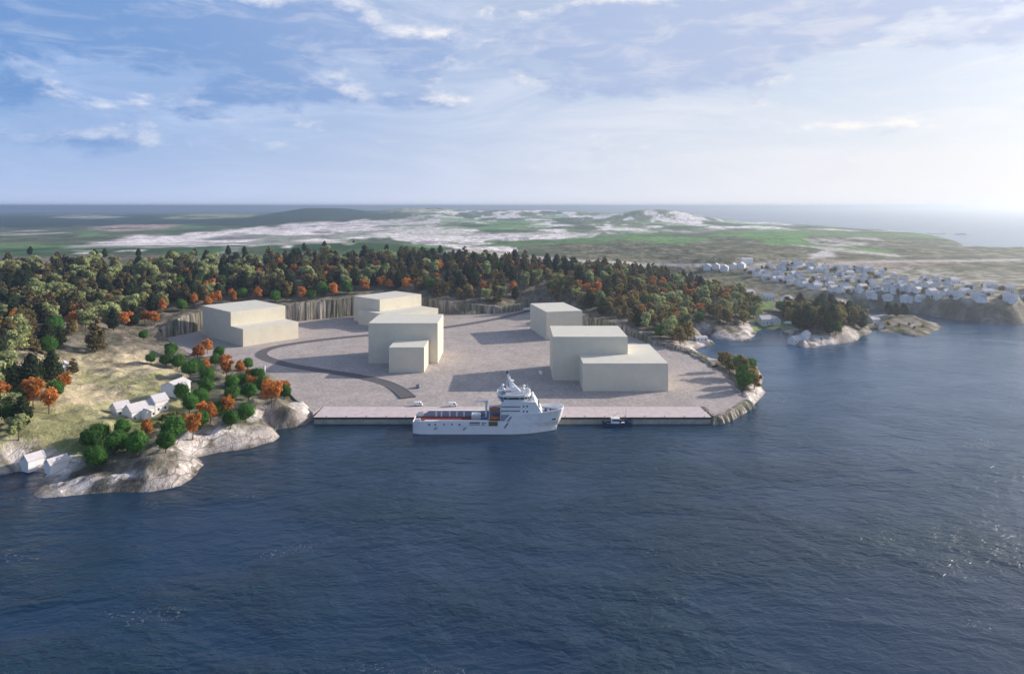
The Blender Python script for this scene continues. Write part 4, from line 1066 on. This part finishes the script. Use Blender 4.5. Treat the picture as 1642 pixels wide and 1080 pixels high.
def leaf_cloud(blobs, n, size, rng, flat=.35, core=.80, cone=None):
    """leaf-sized faces on and in a set of blobs, with a dark inner body so that the crown is dense; tint per face"""
    V = []; Fc = []; T = []
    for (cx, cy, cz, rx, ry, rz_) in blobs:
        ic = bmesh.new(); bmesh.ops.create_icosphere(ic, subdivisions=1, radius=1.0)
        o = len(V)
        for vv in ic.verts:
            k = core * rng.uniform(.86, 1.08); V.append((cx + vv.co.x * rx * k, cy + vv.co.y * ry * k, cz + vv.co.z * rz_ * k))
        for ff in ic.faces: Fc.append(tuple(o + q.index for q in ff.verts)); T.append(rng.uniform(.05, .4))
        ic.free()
    tot = sum(b[3] * b[5] for b in blobs)
    for b in blobs:
        bt = rng.random()
        cx, cy, cz, rx, ry, rz_ = b
        for _ in range(int(n * b[3] * b[5] / tot)):
            zt = rng.uniform(-.85, 1); an = rng.uniform(0, 2 * math.pi); rr = math.sqrt(1 - zt * zt)
            d = Vector((rr * math.cos(an), rr * math.sin(an), zt)); k = rng.uniform(.78, 1.06)
            c = Vector((cx + d.x * rx * k, cy + d.y * ry * k, cz + d.z * rz_ * k))
            nrm = (d + Vector((rng.gauss(0, flat), rng.gauss(0, flat), rng.gauss(0, flat)))).normalized()
            uu = nrm.orthogonal().normalized(); vv = nrm.cross(uu); th = rng.uniform(0, 6.28)
            uu, vv = uu * math.cos(th) + vv * math.sin(th), vv * math.cos(th) - uu * math.sin(th)
            s1 = size * rng.uniform(.6, 1.3); s2 = s1 * rng.uniform(.5, .9); o = len(V)
            V += [c - uu * s1, c - vv * s2 + nrm * .1, c + uu * s1, c + vv * s2 + nrm * .1]
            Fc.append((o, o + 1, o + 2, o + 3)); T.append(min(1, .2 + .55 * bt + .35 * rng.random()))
    return V, Fc, T


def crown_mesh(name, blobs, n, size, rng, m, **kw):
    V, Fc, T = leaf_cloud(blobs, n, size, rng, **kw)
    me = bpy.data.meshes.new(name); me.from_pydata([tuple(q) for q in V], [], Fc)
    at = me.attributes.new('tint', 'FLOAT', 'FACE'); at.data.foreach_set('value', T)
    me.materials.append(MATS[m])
    return me


def trunk_mesh(h, r, rng, limbs=4, top=.9):
    m = MB(); pts = []; x = y = 0
    for i in range(4):
        pts.append((x, y, -1.0 + (h * top + 1.0) * i / 3)); x += rng.uniform(-.2, .2); y += rng.uniform(-.2, .2)
    for i in range(3): m.tube(pts[i], pts[i + 1], r * (1 - .25 * i), r * (1 - .25 * (i + 1)), 6)
    for i in range(limbs):
        a = rng.uniform(0, 6.28); z = h * rng.uniform(.4, .65); q = h * .22
        m.tube((pts[1][0], pts[1][1], z), (math.cos(a) * q, math.sin(a) * q, z + q * .9), r * .4, r * .15, 5)
    me = m.mesh('trunk'); me.materials.append(MATS['bark'])
    return me


def make_kind(kind, variant):
    g = random.Random(hash((kind, variant)) & 0xffff if False else (sum(map(ord, kind)) * 31 + variant * 977))
    if kind == 'round_tree':                      # about 10 m, dense globe
        bl = [(0, 0, 5.9, 4.4, 4.4, 4.5)] + [(math.cos(a) * 2.3, math.sin(a) * 2.3, g.uniform(4.0, 8.0), g.uniform(2.0, 2.7), g.uniform(2.0, 2.7), g.uniform(1.9, 2.6)) for a in [g.uniform(0, 6.28) for _ in range(6)]]
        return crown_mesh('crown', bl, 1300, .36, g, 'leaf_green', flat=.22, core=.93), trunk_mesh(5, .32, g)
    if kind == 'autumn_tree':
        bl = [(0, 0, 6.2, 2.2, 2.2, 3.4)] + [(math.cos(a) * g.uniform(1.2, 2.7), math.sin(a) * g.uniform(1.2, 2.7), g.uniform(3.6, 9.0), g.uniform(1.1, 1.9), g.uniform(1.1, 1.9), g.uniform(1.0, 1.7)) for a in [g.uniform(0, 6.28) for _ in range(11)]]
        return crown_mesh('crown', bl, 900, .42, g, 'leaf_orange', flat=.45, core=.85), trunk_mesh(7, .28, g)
    if kind == 'pale_tree':
        bl = [(0, 0, 8.0, 2.6, 2.6, 4.2)] + [(math.cos(a) * g.uniform(1.6, 3.8), math.sin(a) * g.uniform(1.6, 3.8), g.uniform(4.5, 12.2), g.uniform(1.4, 2.3), g.uniform(1.4, 2.3), g.uniform(1.2, 2.0)) for a in [g.uniform(0, 6.28) for _ in range(14)]]
        return crown_mesh('crown', bl, 1100, .5, g, 'leaf_pale', flat=.4, core=.85), trunk_mesh(9, .35, g)
    if kind == 'evergreen_tree':                  # dark egg with a blunt point
        bl = []
        for i in range(7):
            t = i / 6; rr = 4.7 * math.sqrt(max(.2, 1 - (t * 1.0) ** 2.6)) * (0.75 + .25 * min(1, t * 4)); z = 3.2 + 9.6 * t
            bl.append((g.uniform(-.4, .4), g.uniform(-.4, .4), z, rr, rr, 2.2))
        for _ in range(8):
            a = g.uniform(0, 6.28); t = g.uniform(0, .6); rr = 3.7 * (1 - .6 * t); bl.append((math.cos(a) * rr, math.sin(a) * rr, 3.4 + 11 * t, 1.4, 1.4, 1.5))
        return crown_mesh('crown', bl, 1150, .5, g, 'leaf_dark', flat=.5, core=.86), trunk_mesh(12, .38, g, 2)
    if kind == 'olive_tree':                      # autumn-brown mixed crown, taller than wide
        bl = [(0, 0, 7.4, 2.6, 2.6, 5.0)] + [(math.cos(a) * g.uniform(1.4, 3.6), math.sin(a) * g.uniform(1.4, 3.6), g.uniform(3.4, 12.0), g.uniform(1.2, 2.1), g.uniform(1.2, 2.1), g.uniform(1.0, 1.7)) for a in [g.uniform(0, 6.28) for _ in range(16)]]
        return crown_mesh('crown', bl, 1100, .45, g, 'leaf_olive', flat=.45, core=.85), trunk_mesh(9, .33, g)
    if kind == 'spruce_tree':
        bl = []
        for i in range(11):
            t = i / 10; rr = 3.7 * (1 - t ** 2.0) + 1.5
            for j in range(max(3, int(6 * (1 - t)))):
                a = g.uniform(0, 6.28); bl.append((math.cos(a) * rr * .6, math.sin(a) * rr * .6, 2.6 + 11.8 * t + g.uniform(-.5, .5), rr * .42, rr * .42, 1.0))
        bl.append((0, 0, 8, 1.7, 1.7, 6.5))
        return crown_mesh('crown', bl, 1100, .45, g, 'leaf_spruce', flat=.45, core=.85), trunk_mesh(14, .36, g, 1)
    if kind == 'town_shrub':
        bl = [(0, 0, 2.0, 1.7, 1.7, 1.9), (1.4, .5, 1.6, 1.3, 1.3, 1.3), (-1.1, -.6, 2.2, 1.3, 1.3, 1.5)]
        return crown_mesh('crown', bl, 260, .4, g, 'leaf_olive', flat=.4), trunk_mesh(2, .15, g, 1)
    bl = [(0, 0, .8, 1.1, 1.1, .9), (.7, .2, .6, .8, .8, .7), (-.5, .4, .7, .8, .7, .8)]      # garden bush
    return crown_mesh('crown', bl, 220, .25, g, 'leaf_bush', flat=.6), trunk_mesh(1, .1, g, 2)


mat_foliage('leaf_spruce', (0.028, 0.034, 0.018), (0.27, 0.21, 0.10))
KINDS = ['round_tree', 'autumn_tree', 'pale_tree', 'evergreen_tree', 'olive_tree', 'spruce_tree', 'garden_bush', 'town_shrub']
for kd in KINDS: TREES[kd] = [make_kind(kd, q_) for q_ in range(4 if kd.endswith('tree') else 2)]
SINGLE = {}
for kd in KINDS:                                 # one-mesh copies for the trees too far off to show a trunk apart
    SINGLE[kd] = []
    for cr, tr in TREES[kd]:
        bm = bmesh.new(); bm.from_mesh(cr); n0 = len(bm.faces); bm.from_mesh(tr)
        bm.faces.ensure_lookup_table()
        for f_ in bm.faces[n0:]: f_.material_index = 1
        m2 = bpy.data.meshes.new('tree'); bm.to_mesh(m2); bm.free(); m2.materials.append(cr.materials[0]); m2.materials.append(MATS['bark'])
        SINGLE[kd].append(m2)
trng = random.Random(12)
COUNT = {}


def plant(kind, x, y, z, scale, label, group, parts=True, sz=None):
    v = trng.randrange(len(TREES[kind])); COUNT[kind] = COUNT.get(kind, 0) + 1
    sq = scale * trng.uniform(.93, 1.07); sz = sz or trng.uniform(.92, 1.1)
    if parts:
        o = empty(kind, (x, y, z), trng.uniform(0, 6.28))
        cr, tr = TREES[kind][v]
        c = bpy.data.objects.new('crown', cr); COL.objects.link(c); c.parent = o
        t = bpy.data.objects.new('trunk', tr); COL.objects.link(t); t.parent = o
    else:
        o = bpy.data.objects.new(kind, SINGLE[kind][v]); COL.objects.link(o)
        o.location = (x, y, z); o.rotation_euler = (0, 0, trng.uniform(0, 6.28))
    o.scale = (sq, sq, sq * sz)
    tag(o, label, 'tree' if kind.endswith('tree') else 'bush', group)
    return o


PH = {'round_tree': 5.7, 'autumn_tree': 6.2, 'pale_tree': 7.6, 'evergreen_tree': 7.5, 'olive_tree': 7.2, 'spruce_tree': 7.5, 'garden_bush': .7}
DESC = {'round_tree': 'round dark green tree', 'autumn_tree': 'orange autumn tree', 'pale_tree': 'pale green tree', 'evergreen_tree': 'dark evergreen tree', 'olive_tree': 'olive brown tree', 'spruce_tree': 'brownish spruce tree', 'garden_bush': 'yellow green garden bush'}
# trees one can point at: column and row of the crown's centre, kind, size
NEAR = [  # wooded knoll between farmhouse and yard
    ('knoll', [(242, 573, 'r', .8), (266, 575, 'r', 1), (274, 559, 'r', 1), (285, 578, 'r', 1.05), (305, 589, 'r', 1.1), (351, 564, 'r', .9), (345, 577, 'r', .85), (397, 581, 'r', .85), (332, 599, 'r', 1), (331, 618, 'r', 1.05),
               (372, 611, 'r', .95), (388, 608, 'r', .85), (413, 600, 'r', .95), (420, 616, 'r', .95), (399, 626, 'r', 1.0), (456, 626, 'r', .85), (291, 627, 'r', .9), (321, 633, 'r', .95), (304, 645, 'r', .95), (372, 629, 'r', .85),
               (352, 654, 'r', .9), (394, 656, 'r', 1.1), (370, 670, 'r', .9), (321, 670, 'r', .9), (318, 561, 'a', 1.1), (332, 553, 'a', 1.15), (331, 580, 'a', .85), (359, 579, 'a', 1.15), (385, 586, 'a', .85), (398, 599, 'a', .7), (404, 612, 'a', .75),
               (436, 628, 'a', 1.25), (457, 617, 'a', .8), (325, 652, 'a', 1.0), (337, 656, 'a', .95), (366, 645, 'a', 1.0), (309, 678, 'a', .95), (272, 564, 'r', .8), (318, 586, 'r', .9), (364, 590, 'a', .9)]),
    ('lawn', [(149, 698, 'r', 1.1), (160, 690, 'r', .95), (185, 706, 'r', 1.15), (196, 683, 'r', .85), (154, 730, 'r', .95), (220, 709, 'r', .95), (276, 687, 'r', 1.1), (266, 705, 'r', .9), (234, 684, 'a', .75), (205, 704, 'r', .8)]),
    ('field', [(30, 678, 'p', .85), (54, 628, 'a', 1.0), (44, 618, 'a', .9), (78, 638, 'a', .9), (101, 610, 'a', .7), (88, 622, 'r', .8), (48, 592, 'e', 1.2), (82, 585, 'e', 1.1), (117, 585, 's', .6), (3, 625, 'a', .9), (12, 648, 'p', .9), (18, 662, 'r', .85),
               (30, 637, 'r', .95), (6, 590, 'p', 1.2), (-12, 610, 'p', 1.1), (-18, 655, 'e', 1.0), (20, 605, 'e', .9), (153, 540, 's', 1.2), (78, 554, 'r', .95), (230, 537, 'r', .65), (55, 552, 's', .6), (35, 660, 'e', .8), (75, 536, 'e', 1.1), (95, 540, 'e', .8)]),
    ('islet', [(1160, 576, 'o', .66), (1170, 582, 'o', .72), (1181, 580, 'p', .66), (1192, 586, 'o', .62), (1203, 588, 'r', .66), (1194, 596, 'r', .76), (1194, 608, 'r', .74), (1209, 604, 'o', .70), (1205, 597, 'o', .62)]),
    ('skerry', [(1425, 494, 'e', .62), (1437, 496, 'e', .62), (1450, 491, 'e', .66)])]
KEY = {'r': 'round_tree', 'a': 'autumn_tree', 'p': 'pale_tree', 'e': 'evergreen_tree', 'o': 'olive_tree', 's': 'spruce_tree'}
WHERE = {'knoll': ('on the knoll beside the yard', 'trees on the knoll by the yard'), 'lawn': ('on the lawn below the farmhouse', 'trees on the farmhouse lawn'),
         'field': ('at the edge of the dry field', 'trees round the dry field'), 'islet': ('on the rocky point beyond the yard', 'trees on the rocky point'), 'skerry': ('on the far low islet', 'trees on the far islet')}
placed = []
for zone, lst in NEAR:
    n_k = {}
    for (px, py, kk, sc_) in sorted(lst, key=lambda q_: q_[0]):
        kd = KEY[kk]; sc_ *= {'knoll': 1.14, 'lawn': 1.2, 'field': 1.35, 'islet': 1.72, 'skerry': 1.75}[zone] * (1.15 if kk == 'a' else 1); i = n_k.get(kd, 0); n_k[kd] = i + 1
        x, y, z = ground_at(px, py, PH[kd] * sc_)
        if -sdpoly(np.array([x]), np.array([y]), YARD)[0] < 0: z = YARD_Z
        tot = sum(1 for q_ in lst if q_[2] == kk)
        if tot == 1: lab = f'only {DESC[kd]} {WHERE[zone][0]}'
        else: lab = (f'{ORD[i]} {DESC[kd]} from the left {WHERE[zone][0]}' if i < 20 else f'{ORD[tot - 1 - i]} {DESC[kd]} from the right {WHERE[zone][0]}')
        plant(kd, x, y, z - .1, sc_, lab, WHERE[zone][1], True); placed.append((x, y))
frg = random.Random(31)
bi = 0
for (px, py) in ((253, 680), (258, 674), (262, 668), (272, 665), (279, 663), (286, 664), (249, 684), (294, 666), (266, 671)):
    x, y, z = ground_at(px, py); plant('garden_bush', x, y, z, 1.0, f'{ORD[bi]} yellow green bush along the farmhouse garden, from the lawn', 'bushes in the farmhouse garden'); bi += 1

for i, (px, py) in enumerate(TOWN):
    for k in range(1 + i % 2):
        x, y, z = ground_at(px + frg.uniform(-11, 11), py + frg.uniform(-3, 2.5)); plant('town_shrub', x, y, z - .2, frg.uniform(.9, 1.7), 'dark green shrub or small tree in a garden of the hillside town', 'garden shrubs of the hillside town', False)

for i, (px, py) in enumerate(((1404, 522), (1424, 521), (1442, 523), (1458, 521), (1466, 527), (1480, 524), (1419, 527))):
    x, y, z = ground_at(px, py); plant('town_shrub', x, y, z - .3, frg.uniform(.7, 1.2), f'{ORD[i]} low dark shrub from the left among the rocks of the far islet', 'shrubs on the far islet', False)

# forest: spots on the ground, one tree each
FOREST = [
    ('hill', [(-90, 440), (60, 437), (200, 435), (330, 430), (450, 424), (560, 420), (660, 420), (760, 424), (850, 430), (905, 434), (870, 470), (835, 488), (790, 496), (740, 492), (680, 488), (560, 485), (455, 486), (330, 498), (262, 519), (205, 532), (140, 538), (60, 548), (20, 585), (-90, 610)], 13.5),
    ('slope', [(870, 470), (905, 434), (1000, 442), (1060, 448), (1100, 462), (1150, 472), (1205, 480), (1222, 494), (1215, 512), (1190, 522), (1152, 522), (1112, 518), (1108, 548), (1085, 555), (1045, 536), (1000, 516), (940, 498), (890, 486)], 12.0),
    ('headland', [(1252, 500), (1290, 484), (1335, 492), (1378, 512), (1386, 528), (1340, 538), (1305, 536), (1275, 528)], 10.5)]
FW = {'hill': ('in the forest on the hill behind the rock cutting', 'trees of the hill forest'), 'slope': ('in the forest on the slope down to the bay', 'trees of the slope forest'), 'headland': ('in the wood on the headland across the bay', 'trees of the headland wood')}
cand = []
for zone, poly, gap in FOREST:
    gap *= 1.12
    P = np.array([G(a, b, 12) for a, b in poly]); P2 = np.array([G(a, b, 55) for a, b in poly])
    lo = np.minimum(P.min(0), P2.min(0)); hi = np.maximum(P.max(0), P2.max(0))
    nxg = int((hi[0] - lo[0]) / gap) + 1; nyg = int((hi[1] - lo[1]) / gap) + 1
    g = np.random.default_rng(7)
    ax, ay = np.meshgrid(np.arange(nxg), np.arange(nyg))
    cx = lo[0] + (ax.ravel() + .5 * (ay.ravel() % 2) + g.uniform(-.38, .38, ax.size)) * gap; cy = lo[1] + (ay.ravel() + g.uniform(-.38, .38, ax.size)) * gap
    cz, csd, cys, _ = height(cx, cy, True)
    ppx = 821 + cx * F / cy; ppy = HY + (H - cz) * F / cy
    ok = (sdpoly(ppx, ppy, poly) > 0) & (csd > 6) & (cys < -6) & (ppx > -45)
    clear = fbm(cx / 45, cy / 45, 3, 301)
    ok &= (clear > -0.62)
    mixn = fbm(cx / 60, cy / 60, 3, 311); mix2 = fbm(cx / 60, cy / 60, 3, 331)
    for i in np.nonzero(ok)[0]:
        if any((cx[i] - a) ** 2 + (cy[i] - b) ** 2 < 36 for a, b in placed): continue
        cand.append((zone, cx[i], cy[i], cz[i], ppx[i], ppy[i], mixn[i], mix2[i], -cys[i]))
frng = random.Random(99)
LIM = {k: 296 for k in KINDS}
cand.sort(key=lambda q_: q_[2])
rest = []
for (zone, x, y, z, px, py, m1, m2, dist) in cand:
    r = frng.random()
    if zone == 'hill':
        if dist < 24 and 200 < px < 640: wts = (('round_tree', .42), ('autumn_tree', .42), ('olive_tree', .16))
        elif px < 420: wts = (('evergreen_tree', .24), ('pale_tree', .26 + .3 * m1), ('spruce_tree', .26), ('autumn_tree', .07), ('olive_tree', .12), ('round_tree', .05))
        elif px < 650: wts = (('evergreen_tree', .18), ('pale_tree', .14 + .25 * m1), ('spruce_tree', .30), ('autumn_tree', .14), ('olive_tree', .16), ('round_tree', .05))
        else: wts = (('evergreen_tree', .22), ('pale_tree', .08), ('spruce_tree', .24), ('autumn_tree', .10), ('olive_tree', .38), ('round_tree', .05))
    elif zone == 'slope': wts = (('olive_tree', .56), ('round_tree', .13), ('autumn_tree', .13), ('evergreen_tree', .08), ('pale_tree', .10))
    else: wts = (('olive_tree', .55), ('evergreen_tree', .33), ('round_tree', .12))
    if zone == 'hill' and y > 960: wts = tuple((k_, w_ * {'autumn_tree': .25, 'round_tree': .25, 'evergreen_tree': 2.6, 'spruce_tree': .5}.get(k_, 1)) for k_, w_ in wts)
    tot = sum(max(w_, .02) for _, w_ in wts); acc = 0
    for kd, w_ in wts:
        acc += max(w_, .02) / tot
        if r <= acc: break
    if COUNT.get(kd, 0) >= LIM[kd]:
        for kd in ('spruce_tree', 'evergreen_tree', 'pale_tree', 'olive_tree'):
            if COUNT.get(kd, 0) < LIM[kd]: break
    if COUNT.get(kd, 0) >= LIM[kd]: rest.append((x, y, z)); continue
    base = {'round_tree': 1.0, 'autumn_tree': 1.1, 'pale_tree': 1.15, 'evergreen_tree': 1.1, 'olive_tree': .95, 'spruce_tree': 1.1}[kd]
    base *= {'hill': 1.3, 'slope': 1.22, 'headland': 1.32}[zone]
    fs_ = frng.uniform(.8, 1.22)
    size = 'small ' if fs_ < .92 else ('tall ' if fs_ > 1.1 else '')
    if zone == 'hill':
        w1_ = 'at the brink of the cutting' if dist < 32 else ('near the ridge crest' if y > 950 else 'halfway up the wooded hill')
        w2_ = 'over the dry field' if px < 250 else ('behind the stepped warehouse' if px < 490 else ('behind the farthest warehouse' if px < 690 else 'near the road gap'))
    elif zone == 'slope':
        w1_ = 'on the bay slope' ; w2_ = 'close above the yard' if dist < 40 else ('near the shore villa' if px > 1130 else ('high up behind the box warehouse' if px < 960 else 'in the middle of the wood'))
    else: w1_ = 'on the headland across the bay'; w2_ = 'on its inner half' if px < 1320 else 'on its seaward half'
    lab = f'{size}{DESC[kd]} {w1_}, {w2_}'
    plant(kd, x, y, z - .2, base * fs_, lab, FW[zone][1], y < 620)
# lone dark trees along the ridge and far meadow
for i, (px, py) in enumerate(((48, 400), (152, 404), (168, 404), (312, 402), (366, 400), (488, 394), (520, 390), (567, 387), (620, 394), (677, 400), (706, 398), (222, 402), (392, 398))):
    x, y, z = ground_at(px, py + 4, 5.5)
    plant('evergreen_tree', x, y, z, .95, f'{ORD[i] if i < 13 else ""} lone dark tree from the left along the bare ridge meadow', 'lone trees on the ridge meadow', False)
for i, (px, py) in enumerate(((1040, 425), (1052, 428), (1061, 431), (1078, 442), (1088, 440), (1101, 445), (1108, 440), (1118, 443), (1070, 437), (1096, 436))):
    x, y, z = ground_at(px, py + 6, 6)
    plant('evergreen_tree', x, y, z, 1.0, f'{ORD[i]} dark tree of the small grove below the hillside terrace row', 'grove below the terrace row', False)
print('TREES', COUNT, 'left over', len(rest))

# skerries with white surf far out
for i, (px, py, wd) in enumerate(((1440, 373, 60), (1500, 374, 45), (1545, 375.5, 30), (1240, 361, 40), (1200, 359, 50))):
    x, y = G(px, py, 1); L = wd * y / F * .5
    rr = random.Random(i)
    pts = [(x + math.cos(a) * L * rr.uniform(.7, 1.1), y + math.sin(a) * L * .45 * rr.uniform(.6, 1.1)) for a in [k * math.pi / 8 for k in range(16)]]
    inn = [(x + (a - x) * .6, y + (b - y) * .6) for a, b in pts]
    tag(MB().loft([[(a, b, -2) for a, b in pts], [(a, b, 1.0) for a, b in pts], [(a, b, 4.0 + rr.uniform(-1, 1)) for a, b in inn]]).build('skerry', 'concrete'), kind='structure')

# ------------------------------------------------------------------ air
hzm = bpy.data.materials.new('haze'); hzm.use_nodes = True
hn = NT(hzm.node_tree); hn.n.clear()
ho = hn.node('ShaderNodeOutputMaterial'); pv = hn.node('ShaderNodeVolumePrincipled')
pv.inputs['Color'].default_value = (0.74, 0.85, 1.0, 1); pv.inputs['Density'].default_value = 0.00013; pv.inputs['Anisotropy'].default_value = 0.70
hn.l.new(pv.outputs[0], ho.inputs['Volume']); MATS['haze'] = hzm
HS = SEA + 2000
tag(MB().box(-HS, HS, -HS, HS, -12, 146).build('haze', 'haze'), 'pale sea haze filling the air', 'haze', kind='stuff')
